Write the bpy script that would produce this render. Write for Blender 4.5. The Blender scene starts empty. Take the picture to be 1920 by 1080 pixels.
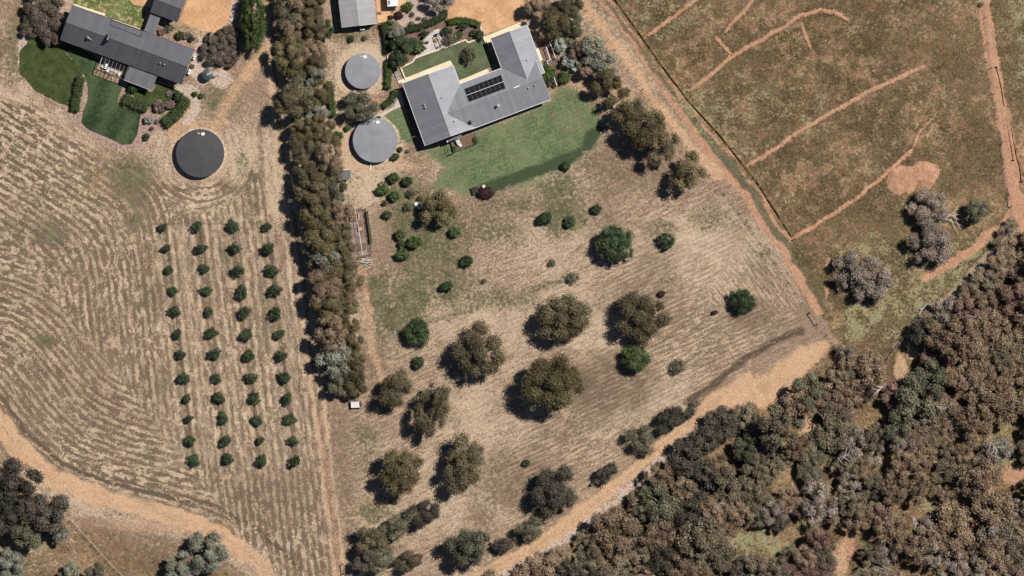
import bpy, math, random
import numpy as np

# ------------------------------------------------------------------ camera, sky, sun, exposure
S = 0.12                      # metres per photograph pixel
CAM_H = 2000.0
scene = bpy.context.scene
cam = bpy.data.cameras.new('camera')
cam.sensor_width = 36.0
cam.lens = 36.0 * CAM_H / (1920 * S)
cam.clip_start = 1.0
cam.clip_end = 9000.0
camo = bpy.data.objects.new('camera', cam)
camo.location = (0, 0, CAM_H)
scene.collection.objects.link(camo)
scene.camera = camo

SUN_EL = math.radians(54)
TO_SUN = np.array([0.82, 0.57]); TO_SUN /= np.linalg.norm(TO_SUN)      # horizontal direction towards the sun
world = bpy.data.worlds.new('World'); scene.world = world
world.use_nodes = True
wn = world.node_tree
sky = wn.nodes.new('ShaderNodeTexSky'); sky.sky_type = 'NISHITA'; sky.sun_disc = False
sky.sun_elevation = SUN_EL
sky.air_density = 0.7; sky.dust_density = 0.2; sky.ozone_density = 0.6
sky.sun_rotation = math.atan2(TO_SUN[0], TO_SUN[1])
bg = wn.nodes['Background']; bg.inputs['Strength'].default_value = 0.05
wn.links.new(sky.outputs[0], bg.inputs['Color'])
sun = bpy.data.lights.new('sun', 'SUN'); sun.energy = 5.0; sun.angle = math.radians(0.53); sun.color = (1.0, 0.945, 0.875)
suno = bpy.data.objects.new('sun', sun); scene.collection.objects.link(suno)
from mathutils import Vector, Matrix
sd = Vector((TO_SUN[0] * math.cos(SUN_EL), TO_SUN[1] * math.cos(SUN_EL), math.sin(SUN_EL)))
suno.rotation_euler = sd.to_track_quat('Z', 'Y').to_euler()
suno.location = (60, 40, 120)
vs = scene.view_settings
vs.view_transform = 'Standard'; vs.look = 'None'; vs.gamma = 1.0; vs.exposure = 0.08; vs.use_curve_mapping = False
scene.cycles.max_bounces = 4; scene.cycles.diffuse_bounces = 1; scene.cycles.glossy_bounces = 2

# ------------------------------------------------------------------ helpers
COL = scene.collection
rng = np.random.default_rng(7)
random.seed(7)

def X(px): return (px - 960.0) * S
def Y(py): return (540.0 - py) * S
def P(p, z=0.0): return (X(p[0]), Y(p[1]), z)
def PX(pts): return [(X(a), Y(b)) for a, b in pts]

def mesh_np(name, V, F, attrs=None, face_attrs=None, smooth=False):
    """V (n,3); F (m,k) array of equal sized faces."""
    V = np.asarray(V, np.float32); F = np.asarray(F, np.int32)
    me = bpy.data.meshes.new(name)
    m, k = F.shape
    me.vertices.add(len(V)); me.vertices.foreach_set('co', V.ravel())
    me.loops.add(m * k); me.loops.foreach_set('vertex_index', F.ravel())
    me.polygons.add(m)
    me.polygons.foreach_set('loop_start', np.arange(0, m * k, k, dtype=np.int32))
    if smooth:
        me.polygons.foreach_set('use_smooth', np.ones(m, bool))
    me.update(calc_edges=True)
    for n, a in (attrs or {}).items():
        at = me.attributes.new(n, 'FLOAT', 'POINT'); at.data.foreach_set('value', np.asarray(a, np.float32).ravel())
    for n, a in (face_attrs or {}).items():
        at = me.attributes.new(n, 'FLOAT', 'FACE'); at.data.foreach_set('value', np.asarray(a, np.float32).ravel())
    return me

def link(name, me, mat=None, parent=None, label=None, cat=None, group=None, kind=None):
    o = bpy.data.objects.new(name, me)
    COL.objects.link(o)
    if mat is not None and me is not None and len(me.materials) == 0:
        me.materials.append(mat)
    if parent is not None:
        o.parent = parent
        if parent.type == 'EMPTY':
            o.location = (-parent.location.x, -parent.location.y, -parent.location.z)
    tag(o, label, cat, group, kind)
    return o

def tag(o, label=None, cat=None, group=None, kind=None):
    if label: o['label'] = label
    if cat: o['category'] = cat
    if group: o['group'] = group
    if kind: o['kind'] = kind
    return o

def empty(name, loc, label, cat, group=None):
    o = bpy.data.objects.new(name, None)
    o.empty_display_size = 0.3
    COL.objects.link(o); o.location = loc
    return tag(o, label, cat, group)

class MB:
    """collects simple solids into one mesh"""
    def __init__(self): self.v = []; self.f = []
    def add(self, vs, fs):
        b = len(self.v); self.v += [tuple(map(float, p)) for p in vs]; self.f += [tuple(i + b for i in f) for f in fs]; return self
    def box(self, c, s, rz=0.0):
        cx, cy, cz = c; a, b, h = s[0] / 2, s[1] / 2, s[2] / 2; co, si = math.cos(rz), math.sin(rz)
        vs = []
        for z in (-h, h):
            for x, y in ((-a, -b), (a, -b), (a, b), (-a, b)):
                vs.append((cx + x * co - y * si, cy + x * si + y * co, cz + z))
        return self.add(vs, [(3, 2, 1, 0), (4, 5, 6, 7), (0, 1, 5, 4), (1, 2, 6, 5), (2, 3, 7, 6), (3, 0, 4, 7)])
    def beam(self, a, b, w, h):
        a = Vector(a); b = Vector(b); d = (b - a).normalized()
        up = Vector((0, 0, 1)) if abs(d.z) < 0.95 else Vector((1, 0, 0))
        s = d.cross(up).normalized() * (w / 2); u = s.cross(d).normalized() * (h / 2)
        vs = [a - s - u, a + s - u, a + s + u, a - s + u, b - s - u, b + s - u, b + s + u, b - s + u]
        return self.add(vs, [(0, 1, 2, 3), (7, 6, 5, 4), (0, 4, 5, 1), (1, 5, 6, 2), (2, 6, 7, 3), (3, 7, 4, 0)])
    def tube(self, pts, r, n=7):
        pts = [Vector(p) for p in pts]
        rr = r if isinstance(r, (list, tuple)) else [r] * len(pts)
        vs = []; fs = []
        for i, p in enumerate(pts):
            d = (pts[min(i + 1, len(pts) - 1)] - pts[max(i - 1, 0)]).normalized()
            up = Vector((0, 0, 1)) if abs(d.z) < 0.9 else Vector((1, 0, 0))
            s = d.cross(up).normalized(); u = s.cross(d)
            for k in range(n):
                a = 2 * math.pi * k / n
                vs.append(p + (s * math.cos(a) + u * math.sin(a)) * rr[i])
        for i in range(len(pts) - 1):
            for k in range(n):
                fs.append((i * n + k, i * n + (k + 1) % n, (i + 1) * n + (k + 1) % n, (i + 1) * n + k))
        fs.append(tuple(range(n - 1, -1, -1))); fs.append(tuple((len(pts) - 1) * n + k for k in range(n)))
        return self.add(vs, fs)
    def cyl(self, c, r, z0, z1, n=24, r1=None):
        r1 = r if r1 is None else r1
        vs = [(c[0] + r * math.cos(2 * math.pi * k / n), c[1] + r * math.sin(2 * math.pi * k / n), z0) for k in range(n)]
        vs += [(c[0] + r1 * math.cos(2 * math.pi * k / n), c[1] + r1 * math.sin(2 * math.pi * k / n), z1) for k in range(n)]
        fs = [(k, (k + 1) % n, n + (k + 1) % n, n + k) for k in range(n)]
        fs += [tuple(range(n - 1, -1, -1)), tuple(range(n, 2 * n))]
        return self.add(vs, fs)
    def prism(self, poly, z0, z1):
        n = len(poly)
        area = sum(poly[i][0] * poly[(i + 1) % n][1] - poly[(i + 1) % n][0] * poly[i][1] for i in range(n))
        if area < 0: poly = poly[::-1]
        z0 = z0 if isinstance(z0, (list, tuple)) else [z0] * n; z1 = z1 if isinstance(z1, (list, tuple)) else [z1] * n
        if area < 0: z0 = z0[::-1]; z1 = z1[::-1]
        vs = [(p[0], p[1], z) for p, z in zip(poly, z0)] + [(p[0], p[1], z) for p, z in zip(poly, z1)]
        fs = [(k, (k + 1) % n, n + (k + 1) % n, n + k) for k in range(n)] + [tuple(range(n - 1, -1, -1)), tuple(range(n, 2 * n))]
        return self.add(vs, fs)
    def mesh(self, name):
        me = bpy.data.meshes.new(name); me.from_pydata(self.v, [], self.f); me.update(); return me
    def build(self, name, mat, parent=None, **k):
        return link(name, self.mesh(name), mat, parent, **k)

# ---- numpy noise and mask fields (all in photograph pixels, laid on the ground plane)
def vnoise(x, y, scale, seed):
    r = np.random.default_rng(seed); T = r.random((256, 256), dtype=np.float32)
    x = x / scale; y = y / scale
    xi = np.floor(x).astype(np.int64); yi = np.floor(y).astype(np.int64)
    fx = x - xi; fy = y - yi; fx = fx * fx * (3 - 2 * fx); fy = fy * fy * (3 - 2 * fy)
    a = T[xi & 255, yi & 255]; b = T[(xi + 1) & 255, yi & 255]; c = T[xi & 255, (yi + 1) & 255]; d = T[(xi + 1) & 255, (yi + 1) & 255]
    return (a * (1 - fx) + b * fx) * (1 - fy) + (c * (1 - fx) + d * fx) * fy
def fbm(x, y, scale, seed, o=3):
    s = 0; w = 0.5; t = 0
    for i in range(o):
        s = s + w * vnoise(x, y, scale / 2 ** i, seed + i * 17); t += w; w *= 0.5
    return s / t
def sstep(a, b, v):
    t = np.clip((v - a) / (b - a), 0, 1); return t * t * (3 - 2 * t)
def dist_line(x, y, pts):
    d = np.full(x.shape, 1e9, np.float32)
    for (x0, y0), (x1, y1) in zip(pts[:-1], pts[1:]):
        dx, dy = x1 - x0, y1 - y0; L = dx * dx + dy * dy + 1e-9
        t = np.clip(((x - x0) * dx + (y - y0) * dy) / L, 0, 1)
        d = np.minimum(d, np.hypot(x - x0 - t * dx, y - y0 - t * dy))
    return d
def inside(x, y, pts):
    r = np.zeros(x.shape, bool); n = len(pts)
    for i in range(n):
        x0, y0 = pts[i]; x1, y1 = pts[(i + 1) % n]
        if y0 == y1: continue
        c = ((y0 > y) != (y1 > y)) & (x < (x1 - x0) * (y - y0) / (y1 - y0) + x0)
        r ^= c
    return r
def mline(x, y, pts, half, fe):
    return 1 - sstep(half - fe, half + fe, dist_line(x, y, pts))
def mpoly(x, y, pts, fe):
    d = dist_line(x, y, list(pts) + [pts[0]]); sd_ = np.where(inside(x, y, pts), d, -d)
    return sstep(-fe, fe, sd_)
def blob(x, y, cx, cy, rx, ry, fe=0.4):
    return 1 - sstep(1 - fe, 1 + fe, np.hypot((x - cx) / rx, (y - cy) / ry))

# ------------------------------------------------------------------ material node helpers
class G:
    def __init__(self, name):
        self.m = bpy.data.materials.new(name); self.m.use_nodes = True
        self.nt = self.m.node_tree; self.b = self.nt.nodes['Principled BSDF']
        self.b.inputs['Roughness'].default_value = 0.9
        self.b.inputs['Specular IOR Level'].default_value = 0.15
    def put(self, sock, v):
        if isinstance(v, bpy.types.NodeSocket): self.nt.links.new(v, sock)
        elif isinstance(v, (tuple, list)) and len(v) == 3 and sock.type == 'RGBA': sock.default_value = (*v, 1)
        else: sock.default_value = v
    def math(self, op, a, b=0.0, c=0.0, clamp=False):
        n = self.nt.nodes.new('ShaderNodeMath'); n.operation = op; n.use_clamp = clamp
        for i, v in enumerate((a, b, c)): self.put(n.inputs[i], v)
        return n.outputs[0]
    def mix(self, f, a, b, blend='MIX'):
        n = self.nt.nodes.new('ShaderNodeMix'); n.data_type = 'RGBA'; n.blend_type = blend
        self.put(n.inputs[0], f); self.put(n.inputs[6], a); self.put(n.inputs[7], b)
        return n.outputs[2]
    def pos(self): return self.nt.nodes.new('ShaderNodeNewGeometry').outputs['Position']
    def obj(self): return self.nt.nodes.new('ShaderNodeTexCoord').outputs['Object']
    def attr(self, name):
        n = self.nt.nodes.new('ShaderNodeAttribute'); n.attribute_name = name; return n.outputs['Fac']
    def noise(self, vec, scale, detail=3.0, rough=0.55, dist=0.0):
        n = self.nt.nodes.new('ShaderNodeTexNoise'); self.put(n.inputs['Vector'], vec)
        n.inputs['Scale'].default_value = scale; n.inputs['Detail'].default_value = detail
        n.inputs['Roughness'].default_value = rough; n.inputs['Distortion'].default_value = dist
        return n.outputs[0]
    def ss(self, v, a, b, lo=0.0, hi=1.0):
        n = self.nt.nodes.new('ShaderNodeMapRange'); n.interpolation_type = 'SMOOTHSTEP'
        self.put(n.inputs[0], v); n.inputs[1].default_value = a; n.inputs[2].default_value = b
        n.inputs[3].default_value = lo; n.inputs[4].default_value = hi
        return n.outputs[0]
    def mapping(self, vec, rot=(0, 0, 0), scale=(1, 1, 1)):
        n = self.nt.nodes.new('ShaderNodeMapping'); self.put(n.inputs[0], vec)
        n.inputs['Rotation'].default_value = rot; n.inputs['Scale'].default_value = scale
        return n.outputs[0]
    def comb(self, x, y, z=0.0):
        n = self.nt.nodes.new('ShaderNodeCombineXYZ')
        for i, v in enumerate((x, y, z)): self.put(n.inputs[i], v)
        return n.outputs[0]
    def bump(self, h, strength, dist=0.1):
        n = self.nt.nodes.new('ShaderNodeBump'); n.inputs['Strength'].default_value = strength; n.inputs['Distance'].default_value = dist
        self.put(n.inputs['Height'], h); self.nt.links.new(n.outputs[0], self.b.inputs['Normal'])
    def scale_col(self, c, v):
        return self.mix(1.0, c, self.comb(v, v, v), 'MULTIPLY')
    def thresh(self, mask, nz, k=0.8, s=0.18):
        # no effect where the mask is zero, full where it is one, ragged between
        nz = self.ss(nz, 0.32, 0.68)
        v = self.math('ADD', mask, self.math('MULTIPLY', self.math('SUBTRACT', nz, 0.5), k))
        t = self.ss(v, 0.5 - s, 0.5 + s)
        return self.math('MULTIPLY', t, self.ss(mask, 0.0, 0.15))
    def done(self, col, rough=None, spec=None):
        self.put(self.b.inputs['Base Color'], col)
        if rough is not None: self.b.inputs['Roughness'].default_value = rough
        if spec is not None: self.b.inputs['Specular IOR Level'].default_value = spec
        return self.m

def simple(name, col, rough=0.8, spec=0.2, var=0.25, scale=2.0, metal=0.0):
    g = G(name); n = g.noise(g.pos(), scale, 4)
    c = g.scale_col(col, g.ss(n, 0.2, 0.8, 1 - var, 1 + var))
    g.b.inputs['Metallic'].default_value = metal
    return g.done(c, rough, spec)

def ground_material():
    g = G('earth_and_grass'); p = g.pos()
    nL = g.noise(p, 0.05, 3); nM = g.noise(p, 0.38, 4, 0.6); nF = g.noise(p, 1.9, 4, 0.62); nX = g.noise(p, 6.0, 3, 0.6)
    ph = g.attr('phase'); al = g.attr('along'); row = g.attr('row')
    streak = g.noise(g.comb(g.math('MULTIPLY', ph, 1.7), g.math('MULTIPLY', al, 0.035)), 1.0, 5, 0.66)
    wob = g.noise(g.comb(g.math('MULTIPLY', ph, 0.7), g.math('MULTIPLY', al, 0.05)), 1.0, 3, 0.5)
    vM = g.math('ADD', g.math('MULTIPLY', nM, 0.45), g.math('MULTIPLY', nF, 0.55))
    # dry pasture
    nB = g.noise(p, 0.13, 3, 0.6)
    nC = g.noise(p, 1.15, 5, 0.68, 0.4)
    fine = g.math('ADD', g.math('MULTIPLY', nX, 0.45), g.math('ADD', g.math('MULTIPLY', streak, 0.35), g.math('MULTIPLY', nF, 0.20)))
    c = g.mix(g.ss(fine, 0.42, 0.62), (0.178, 0.122, 0.084), (0.385, 0.273, 0.194))
    c = g.mix(g.ss(nL, 0.45, 0.62, 0, 0.45), c, (0.285, 0.198, 0.142))
    c = g.mix(g.thresh(g.attr('straw'), fine, 1.0, 0.35), c, g.mix(nX, (0.38, 0.285, 0.20), (0.57, 0.44, 0.31)))
    dk = g.mix(fine, (0.080, 0.056, 0.038), (0.245, 0.172, 0.122))
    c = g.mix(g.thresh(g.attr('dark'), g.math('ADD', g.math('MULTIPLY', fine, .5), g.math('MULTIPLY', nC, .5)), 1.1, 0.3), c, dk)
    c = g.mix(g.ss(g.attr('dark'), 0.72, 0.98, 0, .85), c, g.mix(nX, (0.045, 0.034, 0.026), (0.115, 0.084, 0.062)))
    # cut rows
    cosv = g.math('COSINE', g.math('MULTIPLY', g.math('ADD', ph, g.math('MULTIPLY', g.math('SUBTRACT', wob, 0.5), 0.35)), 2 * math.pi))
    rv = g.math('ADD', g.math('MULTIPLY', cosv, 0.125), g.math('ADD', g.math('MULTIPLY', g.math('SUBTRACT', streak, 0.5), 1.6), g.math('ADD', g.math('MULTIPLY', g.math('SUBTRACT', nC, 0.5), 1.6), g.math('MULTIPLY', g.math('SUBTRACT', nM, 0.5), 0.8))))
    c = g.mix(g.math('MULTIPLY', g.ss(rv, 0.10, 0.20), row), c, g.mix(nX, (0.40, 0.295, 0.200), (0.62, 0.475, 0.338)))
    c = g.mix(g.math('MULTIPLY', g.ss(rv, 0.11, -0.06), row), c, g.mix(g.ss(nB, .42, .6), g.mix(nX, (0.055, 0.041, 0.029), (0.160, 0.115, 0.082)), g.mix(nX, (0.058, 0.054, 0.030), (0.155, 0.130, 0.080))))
    # rough weedy paddock
    pad = g.mix(g.ss(vM, 0.38, 0.62), (0.100, 0.065, 0.038), (0.300, 0.190, 0.110))
    pad = g.mix(g.ss(nB, 0.44, 0.60, 0, .75), pad, g.mix(nF, (0.14, 0.080, 0.046), (0.345, 0.205, 0.122)))
    n2 = g.noise(g.mapping(p, (0, 0, 0.6), (1, 1, 1)), 0.9, 5, 0.65)
    pad = g.mix(g.ss(n2, 0.49, 0.62, 0, .85), pad, g.mix(nX, (0.050, 0.056, 0.024), (0.135, 0.126, 0.060)))
    pad = g.mix(g.ss(g.noise(p, 1.3, 4, 0.65, 0.6), 0.54, 0.66), pad, (0.33, 0.27, 0.16))
    pad = g.scale_col(pad, g.ss(g.noise(p, 0.09, 4, 0.6), 0.35, 0.65, 0.58, 1.12))
    c = g.mix(g.thresh(g.attr('olive'), vM, 0.7, 0.2), c, pad)
    # green grass
    gr = g.mix(g.ss(vM, 0.36, 0.66), (0.068, 0.070, 0.037), (0.195, 0.178, 0.105))
    c = g.mix(g.thresh(g.attr('green'), g.math('ADD', g.math('MULTIPLY', fine, .5), g.math('MULTIPLY', nC, .5)), 1.3, 0.25), c, gr)
    mow = g.math('COSINE', g.math('MULTIPLY', ph, 2 * math.pi))
    lu = g.mix(g.ss(g.math('ADD', vM, g.math('MULTIPLY', mow, 0.018)), 0.36, 0.64), (0.066, 0.100, 0.048), (0.160, 0.200, 0.096))
    lu = g.mix(g.ss(nL, .48, .62, 0, .45), lu, (0.20, 0.215, 0.11))
    lu = g.mix(g.ss(nB, .50, .68, 0, .55), lu, g.mix(nF, (0.11, 0.125, 0.058), (0.25, 0.235, 0.125)))
    c = g.mix(g.thresh(g.attr('lawn'), vM, 0.8, 0.3), c, lu)
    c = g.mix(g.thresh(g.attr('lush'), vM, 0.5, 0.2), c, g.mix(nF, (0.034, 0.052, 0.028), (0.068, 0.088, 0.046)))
    c = g.mix(g.thresh(g.attr('lime'), vM, 1.2, 0.25), c, g.mix(nF, (0.155, 0.150, 0.075), (0.335, 0.315, 0.175)))
    # bare earth
    ora = g.mix(g.ss(vM, 0.35, 0.65), (0.33, 0.180, 0.108), (0.49, 0.285, 0.185))
    c = g.mix(g.thresh(g.attr('orange'), g.math('ADD', g.math('MULTIPLY', fine, .5), g.math('MULTIPLY', nC, .5)), 0.8, 0.3), c, ora)
    snd = g.mix(g.ss(vM, 0.33, 0.67), (0.42, 0.265, 0.158), (0.58, 0.385, 0.240))
    snd = g.mix(g.ss(g.math('ADD', g.math('MULTIPLY', nM, .6), g.math('MULTIPLY', nB, .4)), 0.50, 0.62, 0, .65), snd, g.mix(fine, (0.26, 0.165, 0.105), (0.42, 0.275, 0.175)))
    c = g.mix(g.thresh(g.attr('sand'), fine, 0.55, 0.36), c, snd)
    pal = g.mix(g.ss(g.math('ADD', g.math('MULTIPLY', nF, 0.5), g.math('MULTIPLY', nX, 0.5)), 0.36, 0.62), (0.34, 0.262, 0.215), (0.53, 0.42, 0.345))
    c = g.mix(g.thresh(g.attr('pale'), vM, 0.8, 0.2), c, pal)
    pk = g.mix(g.ss(nX, 0.4, 0.6), (0.20, 0.125, 0.10), (0.42, 0.30, 0.25))
    c = g.mix(g.thresh(g.attr('pink'), vM, 0.5, 0.15), c, pk)
    c = g.scale_col(c, g.ss(nX, 0.25, 0.75, 0.74, 1.24))
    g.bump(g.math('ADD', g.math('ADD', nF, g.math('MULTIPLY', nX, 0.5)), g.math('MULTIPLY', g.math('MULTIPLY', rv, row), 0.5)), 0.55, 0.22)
    return g.done(c, 0.95, 0.05)
M_GROUND = ground_material()

def sheet_mat(name, c1, c2, sc=1.2, c3=None, stripe=None, k3=0.55):
    g = G(name); p = g.pos()
    a = g.noise(p, sc * 0.3, 3); b = g.noise(p, sc * 2.2, 4, 0.65)
    v = g.math('ADD', g.math('MULTIPLY', a, 0.5), g.math('MULTIPLY', b, 0.5))
    if stripe:
        ang, per, amp = stripe
        q = g.nt.nodes.new('ShaderNodeSeparateXYZ'); g.put(q.inputs[0], g.mapping(p, (0, 0, ang)))
        v = g.math('ADD', v, g.math('MULTIPLY', g.math('COSINE', g.math('MULTIPLY', q.outputs[0], 2 * math.pi / per)), amp))
    c = g.mix(g.ss(v, 0.36, 0.64), c1, c2)
    if c3: c = g.mix(g.ss(g.noise(p, sc * 0.9, 5, 0.7), k3, k3 + 0.12), c, c3)
    c = g.scale_col(c, g.ss(g.noise(p, 7.0, 2), 0.25, 0.75, 0.78, 1.2))
    g.bump(b, 0.4, 0.1)
    return g.done(c, 0.95, 0.08)
M_LAWN_DEEP = sheet_mat('clipped_lawn', (0.022, 0.040, 0.018), (0.068, 0.095, 0.046), 0.5, stripe=(math.radians(20), 5.5, 0.07))
M_LAWN = sheet_mat('courtyard_lawn', (0.072, 0.092, 0.050), (0.135, 0.148, 0.082), 1.0)
M_LAWN_DRY = sheet_mat('patchy_lawn', (0.075, 0.105, 0.030), (0.175, 0.19, 0.075), 1.0, (0.36, 0.30, 0.15), k3=0.5)
M_COVER = sheet_mat('ground_cover', (0.028, 0.042, 0.015), (0.070, 0.085, 0.030), 2.0)
M_DRIVE = sheet_mat('orange_gravel', (0.44, 0.245, 0.125), (0.62, 0.385, 0.225), 0.9)
M_PINK = sheet_mat('pink_gravel', (0.30, 0.215, 0.185), (0.50, 0.385, 0.335), 3.0)
M_PATIO = sheet_mat('pale_paving', (0.42, 0.38, 0.34), (0.56, 0.51, 0.45), 1.5)
M_CONC = sheet_mat('cream_concrete', (0.66, 0.54, 0.37), (0.80, 0.68, 0.49), 1.2)
M_PATH = sheet_mat('gravel_path', (0.40, 0.35, 0.29), (0.55, 0.49, 0.42), 2.0)
M_MULCH = sheet_mat('mulch', (0.10, 0.065, 0.045), (0.22, 0.155, 0.12), 2.6)

def roof_mat(name, col, ang, rough=0.45, spec=0.35, sheetw=0.76):
    g = G(name); p = g.mapping(g.pos(), (0, 0, ang))
    q = g.nt.nodes.new('ShaderNodeSeparateXYZ'); g.put(q.inputs[0], p)
    cor = g.math('SINE', g.math('MULTIPLY', q.outputs[0], 2 * math.pi / 0.19))
    lap = g.math('FRACT', g.math('DIVIDE', q.outputs[0], sheetw))
    seam = g.ss(lap, 0.0, 0.16, 0.84, 1.0)
    fl = g.nt.nodes.new('ShaderNodeTexWhiteNoise'); fl.noise_dimensions = '1D'
    g.put(fl.inputs['W'], g.math('FLOOR', g.math('DIVIDE', q.outputs[0], sheetw)))
    sheet = g.math('MULTIPLY_ADD', fl.outputs[0], 0.13, 0.935)
    n = g.noise(p, 0.5, 5, 0.6); n2 = g.noise(g.mapping(p, scale=(3, 0.25, 1)), 1.0, 3)
    f = g.math('MULTIPLY', g.math('MULTIPLY', seam, sheet), g.math('MULTIPLY', g.ss(n, 0.25, 0.75, 0.92, 1.07), g.ss(n2, 0.25, 0.75, 0.95, 1.05)))
    g.bump(cor, 0.12, 0.02)
    return g.done(g.scale_col(col, f), rough, spec)

def leaf_mat(name, dark, light, var=0.25, rough=0.65):
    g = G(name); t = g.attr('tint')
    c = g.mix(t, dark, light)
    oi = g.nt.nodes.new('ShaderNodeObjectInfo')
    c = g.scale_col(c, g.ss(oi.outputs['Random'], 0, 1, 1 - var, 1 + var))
    n = g.noise(g.pos(), 0.9, 3)
    c = g.scale_col(c, g.ss(n, 0.3, 0.7, 0.8, 1.2))
    return g.done(c, rough, 0.12)
LEAF = {
    'wgum': leaf_mat('wood_gum_leaves', (0.118, 0.095, 0.062), (0.262, 0.216, 0.146), 0.2),
    'olive': leaf_mat('olive_gum_leaves', (0.080, 0.064, 0.033), (0.198, 0.164, 0.083)),
    'gum': leaf_mat('khaki_gum_leaves', (0.082, 0.066, 0.038), (0.184, 0.151, 0.090), 0.18),
    'brown': leaf_mat('brown_gum_leaves', (0.162, 0.113, 0.074), (0.351, 0.256, 0.171), 0.22),
    'rust': leaf_mat('rusty_leaves', (0.139, 0.082, 0.063), (0.292, 0.186, 0.145)),
    'dull': leaf_mat('dull_green_leaves', (0.086, 0.083, 0.052), (0.207, 0.190, 0.125)),
    'dusk': leaf_mat('dark_scrub_leaves', (0.059, 0.050, 0.039), (0.130, 0.113, 0.085)),
    'grey': leaf_mat('grey_twiggy_leaves', (0.182, 0.144, 0.115), (0.407, 0.326, 0.265), 0.12),
    'silver': leaf_mat('silver_leaves', (0.250, 0.270, 0.220), (0.550, 0.580, 0.490), 0.1),
    'sage': leaf_mat('sage_leaves', (0.130, 0.132, 0.098), (0.299, 0.303, 0.230), 0.12),
    'green': leaf_mat('dark_green_leaves', (0.030, 0.046, 0.023), (0.086, 0.121, 0.057), 0.18),
    'citrus': leaf_mat('glossy_green_leaves', (0.038, 0.058, 0.022), (0.105, 0.145, 0.052), 0.2, 0.45),
    'bright': leaf_mat('bright_green_leaves', (0.055, 0.082, 0.030), (0.135, 0.185, 0.075), 0.12),
    'hedge': leaf_mat('hedge_leaves', (0.030, 0.048, 0.020), (0.080, 0.110, 0.045), 0.15),
    'limehedge': leaf_mat('light_hedge_leaves', (0.048, 0.075, 0.022), (0.115, 0.155, 0.050), 0.12),
    'plum': leaf_mat('plum_leaves', (0.030, 0.016, 0.018), (0.085, 0.048, 0.045), 0.1),
    'blush': leaf_mat('pinkish_leaves', (0.170, 0.115, 0.100), (0.400, 0.290, 0.270), 0.1),
    'heath': leaf_mat('heath_leaves', (0.059, 0.045, 0.032), (0.207, 0.167, 0.135), 0.1),
}
M_BARK = simple('grey_bark', (0.32, 0.27, 0.23), 0.9, 0.1, 0.4, 3.0)
M_DEAD = simple('bleached_wood', (0.52, 0.46, 0.42), 0.85, 0.1, 0.3, 4.0)
M_TUFT = {}
def tuft_mat(name, a, b):
    g = G(name); M_TUFT[name] = g.done(g.mix(g.attr('tint'), a, b), 0.9, 0.05); return M_TUFT[name]

# ------------------------------------------------------------------ ground masks
R_BL = [(-40, 745), (0, 795), (45, 850), (105, 900), (200, 938), (300, 962), (375, 985), (440, 1018), (490, 1060), (525, 1110)]
R_LANE = [(508, -40), (515, 120), (530, 300), (556, 430), (574, 560), (588, 700), (603, 800), (622, 950), (640, 1110)]
R_PATH1 = [(505, 90), (470, 135), (440, 165), (405, 235), (372, 262)]
R_DIAG = [(1070, -30), (1105, 20), (1160, 95), (1230, 195), (1290, 270), (1350, 330)]
R_DIAG2 = [(1105, -30), (1160, 45), (1215, 125), (1290, 235), (1345, 305), (1400, 372), (1450, 445), (1500, 522), (1535, 585)]
R_RIGHT = [(1842, -40), (1852, 40), (1862, 110), (1880, 220), (1897, 320), (1908, 380), (1935, 460)]
R_RIGHT2 = [(1940, 350), (1905, 392), (1875, 425), (1830, 462), (1780, 492), (1735, 522)]
R_MID = [(850, 1110), (950, 1052), (1040, 1003), (1120, 942), (1200, 872), (1280, 800), (1340, 748), (1400, 712)]
SANDY = [(1325, 782), (1348, 748), (1434, 697), (1503, 648), (1548, 634), (1560, 645), (1520, 692), (1482, 722), (1462, 772), (1400, 758), (1360, 768)]
TRENCH = [(1143, -12), (1178, 36), (1212, 84), (1252, 140), (1292, 192), (1350, 256), (1420, 345), (1486, 449)]
GULLY1 = [(1868, 128), (1876, 160), (1880, 190), (1887, 225), (1893, 262), (1899, 300)]
GULLY2 = [(1886, 200), (1893, 232), (1899, 262), (1905, 292), (1912, 318), (1914, 340)]
LAWN2 = [(775, 318), (800, 283), (895, 250), (1030, 192), (1050, 165), (1085, 168), (1110, 200), (1140, 235), (1100, 285), (1050, 318), (960, 352), (880, 362), (820, 352), (780, 345)]
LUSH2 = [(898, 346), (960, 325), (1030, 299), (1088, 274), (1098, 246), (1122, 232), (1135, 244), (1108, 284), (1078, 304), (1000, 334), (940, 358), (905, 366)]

FIELD_W = [(-60, 170), (60, 200), (140, 262), (200, 300), (290, 330), (320, 345), (440, 345), (480, 300), (600, 760), (625, 950), (640, 1120), (560, 1120), (480, 1030), (380, 970), (200, 915), (90, 870), (0, 765), (-60, 700)]
PADDOCK = [(1095, -60)] + [(p[0] - 10, p[1] + 6) for p in TRENCH] + [ (1545, 600), (1580, 650), (1700, 640), (1790, 540), (1870, 450), (1990, 380), (1990, -60)]

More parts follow.
